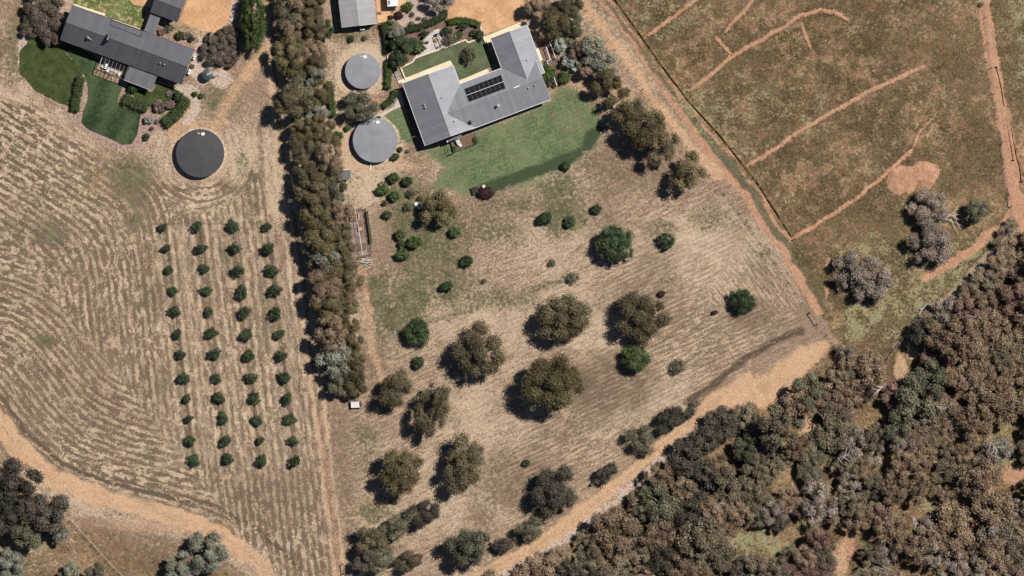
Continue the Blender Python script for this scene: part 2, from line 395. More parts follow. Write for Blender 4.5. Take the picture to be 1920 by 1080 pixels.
def masks(x, y):
    A = {}
    wx = x + 14 * (fbm(x, y, 26, 3) - 0.5); wy = y + 14 * (fbm(x, y, 26, 9) - 0.5)
    wv = 1 + 0.9 * (fbm(x, y, 60, 131, 2) - 0.5)
    big = fbm(x, y, 150, 41, 4); med = fbm(x, y, 48, 53, 3); sml = fbm(x, y, 16, 61, 2)
    # --- cut rows
    fw = mpoly(wx, wy, FIELD_W, 8)
    pA = (x - 0.122 * y); pB = (0.62 * x - y) * 0.85 + 0
    a = pA - 172.0; b = pB + 234.0
    k = 18.0; mx = np.maximum(a, b) + k * np.log1p(np.exp(-np.abs(a - b) / k))
    wA = 1 / (1 + np.exp(-(a - b) / 14))
    alA = y; alB = 0.85 * x + 0.55 * y
    phase = mx / 13.5; along = (wA * alA + (1 - wA) * alB)
    low = sstep(-10, 10, (y - 500) - (x - 60) * 1.28 + 26 * (med - 0.5))
    dr = dist_line(x, y, R_BL)
    phase = np.where(low > 0.5, dr / 13.0, phase); along = np.where(low > 0.5, x * 0.85 + y * 0.5, along)
    dt = np.hypot(x - 375, y - 288); nt_ = dt < 108
    phase = np.where(nt_, dt / 12.0, phase); along = np.where(nt_, np.arctan2(y - 288, x - 375) * 75, along)
    # mown rows of the middle field
    mid = x > 640
    pm = (0.42 * x + 0.907 * y) / 8.2; pm2 = (0.80 * x - 0.60 * y) / 8.2
    sw = sstep(1345, 1375, x + 0.45 * (y - 500) + 20 * (med - .5)) * (y < 580)
    phase = np.where(mid, np.where(sw > 0.5, pm2, pm), phase)
    along = np.where(mid, np.where(sw > 0.5, 0.6 * x + 0.8 * y, 0.907 * x - 0.42 * y), along)
    rowm = mpoly(wx, wy, [(930, 880), (1000, 760), (1100, 700), (1090, 640), (1120, 560), (1170, 470), (1330, 430), (1400, 420), (1520, 610), (1330, 720), (1230, 800), (1120, 870), (1000, 950)], 30) * 0.34
    rowm2 = mpoly(wx, wy, [(690, 620), (900, 540), (1130, 430), (1180, 330), (1330, 350), (1520, 610), (1300, 730), (1000, 960), (680, 960), (640, 780)], 30) * 0.14
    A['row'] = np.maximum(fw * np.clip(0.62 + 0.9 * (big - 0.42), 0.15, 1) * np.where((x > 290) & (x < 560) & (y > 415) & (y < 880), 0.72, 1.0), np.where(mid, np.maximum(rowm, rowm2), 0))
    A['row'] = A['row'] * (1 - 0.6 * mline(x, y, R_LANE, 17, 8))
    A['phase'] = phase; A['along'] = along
    # --- pale straw
    A['straw'] = np.clip(0.25 + 1.3 * (big - 0.45) + 0.35 * rowm + 0.35 * blob(x, y, 920, 760, 130, 70) + 0.4 * blob(x, y, 1120, 600, 80, 50)
                         + 0.7 * blob(x, y, 683, 133, 52, 50, .2) + 0.7 * blob(x, y, 703, 263, 58, 58, .2) + 0.35 * blob(x, y, 640, 320, 60, 200) + 0.45 * blob(x, y, 700, 320, 50, 60) + 0.4 * blob(x, y, 440, 385, 110, 30), 0, 0.9)
    for row_x in (305, 370, 436, 500):
        for o in (-14, 13, 32):
            A['straw'] = np.maximum(A['straw'], 0.95 * mline(wx, wy, [(row_x + o, 420), (row_x + o + 54, 870)], 4.0, 3.5) * np.clip(.35 + 1.1 * med, 0, 1))
    A['straw'] = np.maximum(A['straw'], 0.8 * np.exp(-((dist_line(wx, wy, R_LANE) - 9) / 6) ** 2) * np.clip(.4 + med, 0, 1))
    # --- dark thatch and old burnt ground
    dk = 0.50 * np.clip(3.2 * (fbm(x, y, 95, 77, 3) - 0.49), 0, 1)
    dk = np.maximum(dk, 0.9 * mline(wx, wy, [(0, 745), (50, 810), (110, 868), (200, 905), (300, 928), (380, 945), (450, 972), (500, 1005), (560, 1065)], 9, 8))
    dk = np.maximum(dk, 1.0 * mline(wx, wy, [(1502, 622), (1450, 640), (1394, 679), (1338, 720), (1284, 752)], 7.5, 4))
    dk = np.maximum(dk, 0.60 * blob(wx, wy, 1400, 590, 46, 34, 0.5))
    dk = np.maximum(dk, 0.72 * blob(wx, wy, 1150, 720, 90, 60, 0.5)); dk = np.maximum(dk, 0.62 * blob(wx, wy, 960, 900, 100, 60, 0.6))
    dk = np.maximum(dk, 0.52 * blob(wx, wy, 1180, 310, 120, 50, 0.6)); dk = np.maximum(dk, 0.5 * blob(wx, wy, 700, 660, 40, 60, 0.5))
    dk = np.maximum(dk, 0.45 * mline(wx, wy, [(628, 780), (640, 880), (655, 980), (665, 1080)], 16, 12))
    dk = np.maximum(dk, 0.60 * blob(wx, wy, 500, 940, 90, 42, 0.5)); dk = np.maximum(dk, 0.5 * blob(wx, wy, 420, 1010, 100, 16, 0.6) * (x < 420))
    dk = np.maximum(dk, 0.55 * mpoly(wx, wy, [(140, 960), (260, 985), (400, 1020), (470, 1080), (160, 1100)], 18))
    dk = np.maximum(dk, 0.5 * mline(wx, wy, R_LANE, 3, 3))
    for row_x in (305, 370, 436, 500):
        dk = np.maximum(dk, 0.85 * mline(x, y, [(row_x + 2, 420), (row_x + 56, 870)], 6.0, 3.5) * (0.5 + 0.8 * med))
    dk = np.maximum(dk, 0.5 * mline(x, y, [(486, 240), (490, 300), (496, 400)], 6, 3))
    dk = np.maximum(dk, 0.7 * mline(x, y, [(292, 420), (370, 418), (440, 421), (490, 416)], 2.0, 1.6))
    dk = dk * (1 - mpoly(x, y, PADDOCK, 8))
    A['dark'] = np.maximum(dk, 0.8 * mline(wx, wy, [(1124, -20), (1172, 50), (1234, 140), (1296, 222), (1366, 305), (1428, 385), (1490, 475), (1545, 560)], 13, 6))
    # --- paddock and scrub floor
    A['olive'] = np.maximum.reduce([mpoly(wx, wy, PADDOCK, 8),
        0.9 * mpoly(wx, wy, [(1500, 700), (1560, 640), (1700, 640), (1990, 400), (1990, 1120), (900, 1120), (1080, 1015), (1240, 880), (1340, 775)], 14),
        0.62 * mpoly(wx, wy, [(-60, 855), (40, 905), (140, 965), (250, 1010), (460, 1070), (480, 1120), (-60, 1120)], 14),
        0.45 * blob(wx, wy, 215, 330, 90, 60, .6), 0.5 * blob(wx, wy, 20, 60, 60, 120, .4)])
    # --- green
    gpat = fbm(x, y, 70, 91, 3)
    gn = 0.70 * mpoly(wx, wy, [(700, 300), (800, 350), (960, 355), (1090, 300), (1180, 320), (1150, 420), (980, 470), (900, 560), (760, 640), (690, 620), (680, 520), (710, 420)], 40) * np.clip(0.3 + 2.4 * (gpat - 0.42), 0, 1.1)
    gn = np.maximum(gn, 0.55 * mpoly(wx, wy, [(640, 780), (760, 800), (820, 840), (700, 960), (660, 950)], 30) * np.clip(2.6 * (gpat - .36), 0, 1))
    gn = np.maximum(gn, 0.35 * np.clip(3.5 * (fbm(x, y, 60, 97, 3) - 0.56), 0, 1))
    for q in [(690, 815, 26, 14, .5), (700, 960, 34, 20, .6), (770, 400, 40, 40, .7), (705, 535, 22, 14, .7), (920, 430, 60, 30, .5), (940, 560, 80, 20, .5), (1240, 430, 40, 20, .45), (1330, 410, 40, 24, .4),
              (780, 560, 70, 18, .5), (245, 330, 46, 42, .6), (90, 440, 40, 22, .55), (260, 390, 22, 40, .5), (430, 480, 16, 26, .5), (395, 545, 10, 40, .35), (500, 590, 20, 60, .4), (450, 300, 14, 30, .5), (85, 640, 20, 16, .55), (415, 190, 34, 30, .6), (860, 700, 30, 50, .35), (690, 50, 60, 12, .6), (655, 66, 40, 14, .6), (30, 80, 25, 60, .5)]:
        gn = np.maximum(gn, q[4] * blob(wx, wy, *q[:4], 0.6))
    gn = np.maximum(gn, 0.55 * mline(wx, wy, [(1124, -20), (1172, 50), (1234, 140), (1296, 222), (1366, 305), (1428, 385), (1490, 475), (1545, 560)], 12, 8))
    gn = np.maximum(gn, 0.5 * mline(wx, wy, [(690, 640), (800, 600), (960, 560), (1060, 520)], 7, 8))
    A['green'] = gn
    A['lawn'] = np.maximum(mpoly(wx, wy, LAWN2, 24) ** .8, 0.9 * mpoly(x, y, [(718, 215), (745, 200), (760, 215), (785, 275), (750, 262), (748, 245)], 4))
    A['lawn'] = A['lawn'] * np.clip(1 - 1.1 * blob(x, y, 800, 318, 30, 24, .7), 0, 1) * np.clip(1.1 - 0.5 * blob(x, y, 1070, 225, 36, 26, 0.8), 0, 1)
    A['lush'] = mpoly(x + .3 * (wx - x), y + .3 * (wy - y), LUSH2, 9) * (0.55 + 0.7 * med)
    lm = 0.58 * mpoly(wx, wy, [(1575, 640), (1590, 560), (1680, 545), (1750, 500), (1870, 420), (1880, 440), (1800, 530), (1700, 640), (1640, 630)], 20)
    lm = np.maximum(lm, 0.42 * mpoly(wx, wy, [(1560, 470), (1640, 440), (1720, 460), (1820, 440), (1860, 410), (1760, 520), (1660, 600), (1580, 580)], 20))
    lm = np.maximum(lm, 0.48 * mpoly(wx, wy, [(1872, -30), (1990, -30), (1990, 160), (1905, 170)], 14))
    for q in [(1420, 1018, 60, 26, .58), (1510, 985, 26, 12, .52), (1870, 850, 40, 34, .5), (1740, 945, 22, 18, .52), (1890, 800, 26, 14, .52), (60, 1020, 40, 20, .55), (210, 960, 40, 20, .0), (1290, 220, 90, 50, .40), (1500, 210, 120, 50, .2), (1250, 30, 60, 40, .3), (1630, 330, 60, 30, .15), (1660, 260, 60, 100, .12), (1120, 950, 26, 12, .6), (200, 25, 50, 14, 0)]:
        lm = np.maximum(lm, q[4] * blob(wx, wy, *q[:4], 0.5))
    A['lime'] = lm
    # --- bare earth
    dR = dist_line(wx, wy, R_RIGHT)
    og = 0.92 * (1 - sstep(8 * wv, 17 * wv, dR))
    og = np.maximum(og, 0.95 * mline(wx, wy, R_RIGHT2, 8, 5)); og = np.maximum(og, 0.85 * mline(wx, wy, R_DIAG2, 7, 5) * sstep(-30, 260, y))
    og = np.maximum(og, 0.70 * mline(wx, wy, R_DIAG2, 4.5, 4))
    og = np.maximum(og, 0.42 * mline(wx, wy, [(600, 790), (612, 880), (628, 980), (640, 1080)], 8, 8))
    og = np.maximum(og, 0.62 * mline(wx, wy, [(p[0] - 6, p[1] + 3) for p in TRENCH], 3.6, 3) * np.clip(0.35 + 1.5 * sml, 0, 1.25))
    for q in [(1915, 300, 12, 60, .5), (1915, 390, 22, 26, .8), (1552, 500, 6, 22, .6), (1548, 545, 5, 12, .7), (1590, 1010, 16, 44, .7), (1905, 890, 26, 22, .7), (300, 985, 150, 14, .45)]:
        og = np.maximum(og, q[4] * blob(wx, wy, *q[:4], 0.5))
    A['orange'] = og
    dB = dist_line(wx, wy, R_BL)
    sn = 0.95 * (1 - sstep(10 * wv, 21 * wv, dB)) * np.where(x > 455, 0.72, 1) * (1 - 0.30 * np.exp(-(dB / 3.2) ** 2) * (0.3 + 1.2 * med))
    sn = np.maximum(sn, mpoly(wx, wy, SANDY, 10) * np.clip(.75 + .5 * med, 0, 1)); sn = np.maximum(sn, 0.95 * (1 - sstep(8 * wv, 19 * wv, dist_line(wx, wy, R_MID))) * (1 - 0.35 * np.exp(-(dist_line(wx, wy, R_MID) / 3.0) ** 2) * (0.3 + 1.2 * med)))
    sn = np.maximum(sn, 0.52 * np.exp(-((dist_line(x + .35 * (wx - x), y, R_LANE) - 8) / 5.0) ** 2) * np.clip(0.55 + .9 * med, 0, 1.15))
    sn = np.maximum(sn, 0.6 * mline(wx, wy, R_PATH1, 14, 12)); sn = np.maximum(sn, 0.72 * mline(wx, wy, R_DIAG, 12, 8))
    sn = np.maximum(sn, 0.4 * np.clip(1 - np.abs(dt - 52) / 12, 0, 1) * (x > 300)); 
    sn = np.maximum(sn, 0.45 * mline(wx, wy, [(700, 190), (655, 215), (640, 260), (650, 310), (700, 312), (740, 300)], 12, 8))
    sn = np.maximum(sn, 0.55 * mline(wx, wy, [(1180, 178), (1150, 165), (1110, 165), (1080, 150), (1075, 130)], 14, 10))
    sn = np.maximum(sn, 0.5 * mline(wx, wy, [(680, 500), (690, 580), (700, 660), (715, 710)], 10, 9))
    for q in [(440, 395, 100, 12, .2), (1690, 690, 14, 30, .8), (1712, 660, 14, 12, .7), (1515, 800, 22, 18, .8), (1575, 1050, 16, 40, .6), (345, 232, 40, 40, .6), (750, 310, 40, 12, .5)]:
        sn = np.maximum(sn, q[4] * blob(wx, wy, *q[:4], 0.5))
    A['sand'] = sn
    pl = 0.72 * mline(wx, wy, [(p[0] + 12, p[1] + 15) for p in R_MID[:-2]], 8, 7) * np.clip(.5 + med, 0, 1)
    pl = np.maximum(pl, 0.85 * mline(wx, wy, [(335, 168), (365, 175), (370, 205), (350, 225)], 10, 8))
    for q in [(378, 120, 22, 46, .85), (412, 150, 20, 20, .8), (432, 20, 16, 30, .6), (52, 75, 6, 22, .9), (38, 105, 5, 22, .7), (40, 85, 8, 20, .6)]:
        pl = np.maximum(pl, q[4] * blob(wx, wy, *q[:4], 0.3))
    A['pale'] = pl
    pk = 0.95 * mline(wx, wy, [(161, 160), (160, 185), (142, 208), (150, 232), (185, 248), (215, 265), (245, 277), (258, 268), (275, 240)], 9, 4)
    pk = np.maximum(pk, 0.9 * mpoly(wx, wy, [(262, 205), (300, 215), (310, 235), (280, 262), (258, 275), (255, 255)], 5))
    pk = np.maximum(pk, 0.9 * mpoly(wx, wy, [(292, 105), (330, 70), (372, 95), (366, 100), (300, 68), (292, 62)], 5))
    A['pink'] = pk
    return A

# ------------------------------------------------------------------ ground grid, split into named pieces
def axis(lo, hi, step):
    core = np.arange(lo, hi + 0.01, step)
    ext = []; d = step; v = 0
    while v < 14000:
        d = min(d * 1.35, 3000); v += d; ext.append(v)
    ext = np.array(ext)
    return np.concatenate([lo - ext[::-1], core, hi + ext])
gx = axis(-20, 1940, 2.5); gy = axis(-20, 1100, 2.5)
GXX, GYY = np.meshgrid(gx, gy)
nx, ny = len(gx), len(gy)
x_ = GXX.ravel(); y_ = GYY.ravel()
MK = masks(x_, y_)
core = (x_ > -30) & (x_ < 1950) & (y_ > -30) & (y_ < 1110)
relief = np.where(core, -0.10 * fbm(x_, y_, 14, 5, 2) - 0.07 * MK['row'] * (0.5 + 0.5 * np.cos(2 * np.pi * MK['phase'])) * (x_ < 640), -0.08)
tr_d = np.minimum.reduce([dist_line(x_, y_, TRENCH), dist_line(x_, y_, GULLY1), dist_line(x_, y_, GULLY2)])
relief = relief * sstep(3, 9, tr_d)
GV = np.stack([(x_ - 960) * S, (540 - y_) * S, relief - 0.012], 1)
ii, jj = np.meshgrid(np.arange(nx - 1), np.arange(ny - 1))
i0 = (jj * nx + ii).ravel()
GF = np.stack([i0, i0 + nx, i0 + nx + 1, i0 + 1], 1)
fxm = x_[GF].mean(1); fym = y_[GF].mean(1)
region = np.zeros(len(GF), np.int8)
REG = [('ground', 'dry straw coloured pasture with cut rows and green patches', 'ground')]
def regm(rid_name, label, cat, m):
    REG.append((rid_name, label, cat)); region[m & (region == 0)] = len(REG) - 1
near = lambda pts, h: dist_line(fxm, fym, pts) < h
inp = lambda pts: inside(fxm, fym, pts)
regm('dirt_road', 'sandy orange road curving across the bottom left corner', 'road', near(R_BL, 18))
regm('dirt_track', 'worn sandy track beside the long tree belt', 'track', near(R_LANE, 17))
regm('dirt_track', 'orange rutted track along the far right fence', 'track', near(R_RIGHT, 15) | near(R_RIGHT2, 10))
regm('dirt_track', 'yellow sand track skirting the edge of the wood', 'track', near(R_MID, 15) | inp(SANDY))
regm('dirt_track', 'double wheel track running diagonally between field and paddock', 'track', near(R_DIAG, 13) | near(R_DIAG2, 9))
regm('lawn', 'large mown green lawn below the grey roofed house', 'lawn', inp(LAWN2))
regm('paddock', 'rough weedy brown and green paddock at the upper right', 'paddock', inp(PADDOCK))
hole = tr_d[GF].min(1) < 1.6
for rid, (nm, lb, ct) in enumerate(REG):
    F = GF[(region == rid) & ~hole]
    used = np.unique(F); mp = np.zeros(len(GV), np.int32); mp[used] = np.arange(len(used))
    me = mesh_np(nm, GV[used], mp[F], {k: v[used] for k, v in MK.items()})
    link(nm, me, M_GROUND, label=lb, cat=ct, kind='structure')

def resample(pts, step):
    pts = np.array(pts, float); seg = np.hypot(*np.diff(pts, axis=0).T); cum = np.r_[0, np.cumsum(seg)]
    n = max(2, int(cum[-1] / step)); t = np.linspace(0, cum[-1], n)
    return np.stack([np.interp(t, cum, pts[:, 0]), np.interp(t, cum, pts[:, 1])], 1)

def strip(pts, offs, zs, step, wig, seed, taper=False):
    """long strip following pts (px); offs/zs describe its cross section (px, metres)"""
    c = resample(pts, step); n = len(c)
    t = np.gradient(c, axis=0); t /= np.linalg.norm(t, axis=1)[:, None]; nrm = np.stack([-t[:, 1], t[:, 0]], 1)
    r = np.random.default_rng(seed); V = []; k = len(offs)
    lat = fbm(np.arange(n) * step, np.zeros(n) + seed * 7, 24, seed) - 0.5
    for i in range(n):
        f = min(1, i / 4, (n - 1 - i) / 4) if taper else 1
        for o, z in zip(offs, zs):
            q = c[i] + nrm[i] * (o * (0.45 + 0.55 * f) * (1 + wig * 0.3 * (r.random() - .5)) + wig * (r.random() - 0.5) + wig * 2.0 * lat[i])
            V.append((q[0], q[1], z * f * (0.6 + 0.8 * r.random())))
    V = np.array(V)
    F = [(i * k + j, i * k + j + 1, (i + 1) * k + j + 1, (i + 1) * k + j) for i in range(n - 1) for j in range(k - 1)]
    F = [f[::-1] for f in F]
    return V, np.array(F)

def ground_strip(name, pts, offs, zs, step, wig, seed, label, cat, orange=None, taper=False):
    V, F = strip(pts, offs, zs, step, wig, seed, taper)
    A = masks(V[:, 0], V[:, 1])
    if orange is not None:
        k_ = np.tile(np.array(orange), len(V) // len(orange)) * (0.72 + 0.5 * fbm(V[:, 0], V[:, 1], 20, seed + 70))
        A['orange'] = np.maximum(A['orange'], np.clip(k_, 0, 1))
    W = np.stack([(V[:, 0] - 960) * S, (540 - V[:, 1]) * S, V[:, 2]], 1)
    # make sure faces look up
    a, b, c = W[F[0][0]], W[F[0][1]], W[F[0][2]]
    if np.cross(b - a, c - a)[2] < 0: F = F[:, ::-1]
    return link(name, mesh_np(name, W, F, A), M_GROUND, label=label, cat=cat, kind='structure')

def trench(pts, half, depth, seed, label):
    e = half + 4.5
    return ground_strip('trench', pts, [-e, -half - 1, -half, -half * .75, half * .75, half, half + 1, e], [-0.015, 0.01, 0.0, -depth, -depth, 0.0, 0.01, -0.015], 2.2, 0.5, seed, label, 'trench')
trench(TRENCH, 1.7, 0.75, 1, 'narrow open trench running diagonally down the paddock edge')
trench(GULLY1, 1.1, 0.40, 2, 'thin washed out rut in the right hand track, nearer the fence')
trench(GULLY2, 1.1, 0.40, 3, 'thin washed out rut at the outer edge of the right hand track')

def mound(pts, half, h, seed, label):
    half *= 0.86
    return ground_strip('soil_ridge', pts, [-half - 1.5, -half, -half * .45, half * .1, half * .55, half, half + 1.5], [-0.08, 0.06, h, h * 1.1, h * .9, 0.05, -0.08], 2.6, 2.4, seed, label, 'soil ridge', [0.0, 0.42, 0.88, 0.95, 0.88, 0.42, 0.0], True)
mound([(1208, 72), (1240, 48), (1270, 26), (1300, 4), (1318, -14)], 4.6, 0.16, 11, 'short ridge of orange backfilled soil at the top, nearest the diagonal track')
mound([(1358, 62), (1378, 38), (1400, 15), (1422, -12)], 4.4, 0.16, 12, 'steep short ridge of orange soil leaving the top edge')
mound([(1340, 68), (1352, 84), (1370, 102)], 4.4, 0.15, 13, 'stub of orange soil linking two ridges in the paddock')
mound([(1290, 172), (1330, 140), (1370, 108), (1400, 90), (1450, 62), (1500, 30), (1535, 18), (1565, 22), (1592, 38)], 5.0, 0.18, 14, 'long hooked ridge of orange soil ending in a curve')
mound([(1502, 42), (1510, 66), (1521, 94)], 4.0, 0.14, 15, 'short spur of orange soil hanging below the hooked ridge')
mound([(1400, 312), (1450, 280), (1500, 245), (1560, 210), (1620, 176), (1680, 148), (1736, 123)], 5.0, 0.18, 16, 'long straight ridge of orange soil across the middle of the paddock')
mound([(1484, 449), (1540, 415), (1600, 376), (1650, 335), (1690, 298), (1712, 280)], 5.0, 0.18, 17, 'ridge of orange soil running from the trench end to the sand pile')
mound([(1712, 280), (1722, 250), (1745, 225), (1760, 218)], 2.6, 0.06, 18, 'faint thin tail of disturbed soil above the sand pile')

def heap(name, cx, cy, rx, ry, h, seed, label, cat, orange=1.0, n=46):
    u = np.linspace(-1.15, 1.15, n); uu, vv = np.meshgrid(u, u); uu = uu.ravel(); vv = vv.ravel()
    pxx = cx + uu * rx; pyy = cy + vv * ry
    rr = np.minimum(np.hypot((uu + .34) / .72, (vv - .08) / .95), np.hypot((uu - .38) / .66, (vv + .18) / .78)) + 0.8 * (fbm(pxx, pyy, 22, seed) - 0.5)
    z = h * (1 - sstep(0.35, 0.98, rr)) * (0.55 + 0.9 * fbm(pxx, pyy, 15, seed + 5)) - 0.1
    A = masks(pxx, pyy); A['orange'] = np.maximum(A['orange'], orange * (1 - sstep(.72, 1.06, rr)))
    V = np.stack([(pxx - 960) * S, (540 - pyy) * S, z], 1)
    i, j = np.meshgrid(np.arange(n - 1), np.arange(n - 1)); k = (j * n + i).ravel()
    F = np.stack([k, k + n, k + n + 1, k + 1], 1)
    F = F[(z[F] > -0.095).any(1)]
    return link(name, mesh_np(name, V, F, A, smooth=True), M_GROUND, label=label, cat=cat, kind='structure')
heap('sand_pile', 1712, 333, 52, 36, 0.6, 31, 'low spread pile of bright orange sand in the paddock', 'sand pile')

# ------------------------------------------------------------------ hard edged sheets around the houses
def sheet(name, pts, z, mat, label, cat, step=3.0, wig=0.6, thick=0.06):
    q = resample(list(pts) + [pts[0]], step)[:-1]
    r = np.random.default_rng(len(name) + int(pts[0][0])); q = q + (r.random(q.shape) - 0.5) * wig
    poly = [(X(a), Y(b)) for a, b in q]
    return MB().prism(poly, z - thick, z).build(name, mat, label=label, cat=cat, kind='structure')
sheet('lawn', [(110, 83), (133, 107), (147, 123), (160, 143), (166, 167), (165, 187), (157, 207), (153, 230), (167, 243), (200, 257), (230, 271), (247, 270), (257, 253), (263, 220), (263, 208), (233, 203), (220, 190), (230, 160), (173, 140), (190, 113), (150, 92), (118, 80)], 0.06, M_LAWN_DEEP, 'deep green curved lawn below the black roofed house', 'lawn')
sheet('ground_cover', [(53, 77), (100, 60), (110, 83), (133, 110), (150, 123), (155, 140), (137, 160), (133, 200), (110, 193), (67, 170), (37, 137), (37, 97)], 0.045, M_COVER, 'olive green ground cover bed left of the curved lawn', 'ground cover', wig=2.0)
sheet('lawn', [(140, -14), (262, -14), (272, 20), (272, 53), (262, 52), (205, 32), (160, 13), (138, 9)], 0.05, M_LAWN_DRY, 'yellowing patchy lawn above the black roofed house', 'lawn')
sheet('ground_cover', [(242, 152), (262, 168), (285, 172), (296, 158), (325, 165), (345, 178), (318, 205), (300, 215), (285, 200), (262, 195), (250, 178), (236, 165)], 0.045, M_COVER, 'weedy green garden bed below the black lean-to roof', 'garden bed', wig=2.0)
sheet('driveway', [(343, 22), (356, -14), (437, -14), (432, 25), (424, 48), (400, 61), (375, 58), (340, 42), (334, 42)], 0.03, M_DRIVE, 'orange gravel driveway beside the black roofed garage', 'driveway', wig=1.4)
sheet('driveway', [(228, -14), (300, -14), (285, 12), (276, 14), (250, 8)], 0.075, M_DRIVE, 'small wedge of orange gravel left of the black garage', 'driveway', wig=1.4)
sheet('driveway', [(836, 28), (845, 10), (865, -14), (978, -14), (990, 36), (908, 66), (900, 46), (882, 38), (842, 38)], 0.03, M_DRIVE, 'orange gravel turning yard above the grey roofed house', 'driveway', wig=1.4)
sheet('driveway', [(703, -14), (760, -14), (762, 18), (752, 30), (738, 38), (720, 42), (708, 44)], 0.03, M_DRIVE, 'orange gravel yard beside the grey shed', 'driveway', wig=1.4)
sheet('gravel_bed', [(760, -14), (812, -14), (838, 24), (825, 34), (768, 57), (752, 48), (742, 38), (754, 28), (764, 16)], 0.02, M_PINK, 'pinkish gravel garden bed behind the shed yard', 'gravel bed', wig=1.2)
sheet('lawn', [(752, 128), (775, 112), (842, 87), (873, 75), (877, 81), (909, 70), (925, 123), (862, 152), (855, 150), (846, 118), (760, 148)], 0.05, M_LAWN, 'square green courtyard lawn between the wings of the grey house', 'lawn')
sheet('patio', [(796, 71), (819, 54), (829, 56), (839, 88), (776, 111), (783, 100), (796, 84)], 0.04, M_PATIO, 'pale gravel patio around the fire pit', 'patio')
sheet('garden_bed', [(760, 58), (818, 38), (838, 34), (900, 44), (908, 68), (877, 80), (873, 74), (840, 88), (829, 55), (819, 53), (796, 70), (783, 100), (752, 128), (738, 118), (726, 60), (740, 44)], 0.012, M_MULCH, 'dark mulched garden bed above the courtyard lawn', 'garden bed')
sheet('garden_path', [(703, 222), (716, 212), (738, 200), (746, 185), (748, 165), (760, 166), (766, 190), (756, 198), (730, 210), (712, 222)], 0.03, M_PATH, 'pale curving gravel path left of the grey house', 'path')
sheet('patio', [(195, 108), (241, 125), (235, 143), (189, 126)], 0.075, M_PATIO, 'pale paved patio under the dark pergola', 'patio', wig=0.0)
sheet('garden_bed', [(1003, 78), (1030, 78), (1046, 108), (1050, 130), (1062, 160), (1030, 160), (1015, 122)], 0.012, M_MULCH, 'brown mulched bed on the right side of the grey house', 'garden bed')

# ------------------------------------------------------------------ buildings
M_ROOF1 = roof_mat('black_steel_roof', (0.096, 0.097, 0.112), math.radians(20.1))
M_ROOF1F = roof_mat('charcoal_flat_roof', (0.132, 0.130, 0.142), math.radians(20.1))
M_ROOF2 = roof_mat('grey_steel_roof', (0.222, 0.228, 0.254), math.radians(-20.6))
M_ROOF2B = roof_mat('grey_steel_roof_wing', (0.222, 0.228, 0.254), math.radians(70))
M_ROOF3 = roof_mat('pale_grey_shed_roof', (0.285, 0.278, 0.280), math.radians(83.5))
M_TRIM_D = simple('dark_trim', (0.055, 0.053, 0.056), 0.6, 0.3)
M_TRIM_L = simple('light_gutter', (0.72, 0.70, 0.68), 0.5, 0.4, 0.08)
M_WALL_D = simple('charcoal_render', (0.14, 0.13, 0.13), 0.9, 0.1, 0.15)
M_WALL_L = simple('cream_brick', (0.50, 0.42, 0.32), 0.9, 0.1, 0.15)
M_GLASS = simple('window_glass', (0.03, 0.035, 0.045), 0.12, 0.6, 0.05)
M_GALV = simple('galvanised_steel', (0.46, 0.48, 0.50), 0.35, 0.5, 0.15, 4.0, 0.5)
M_WHITE = simple('white_paint', (0.80, 0.80, 0.79), 0.5, 0.3, 0.06)
M_BLACK = simple('black_plastic', (0.02, 0.02, 0.022), 0.4, 0.4, 0.1)
M_TIMBER = simple('weathered_timber', (0.24, 0.16, 0.115), 0.85, 0.15, 0.35, 5.0)
M_PALE_T = simple('pale_post_timber', (0.42, 0.37, 0.32), 0.9, 0.1, 0.3, 5.0)
M_LIME = simple('limestone_block', (0.70, 0.60, 0.44), 0.9, 0.1, 0.14, 2.0)
M_PV = simple('solar_cells', (0.012, 0.012, 0.016), 0.25, 0.4, 0.15, 3.0)
M_PVF = simple('panel_frame', (0.10, 0.10, 0.105), 0.4, 0.4, 0.05)
M_WIRE = simple('fence_wire', (0.42, 0.40, 0.38), 0.5, 0.4, 0.1)
M_RUST = simple('rusty_steel', (0.26, 0.12, 0.06), 0.9, 0.2, 0.4, 6.0)

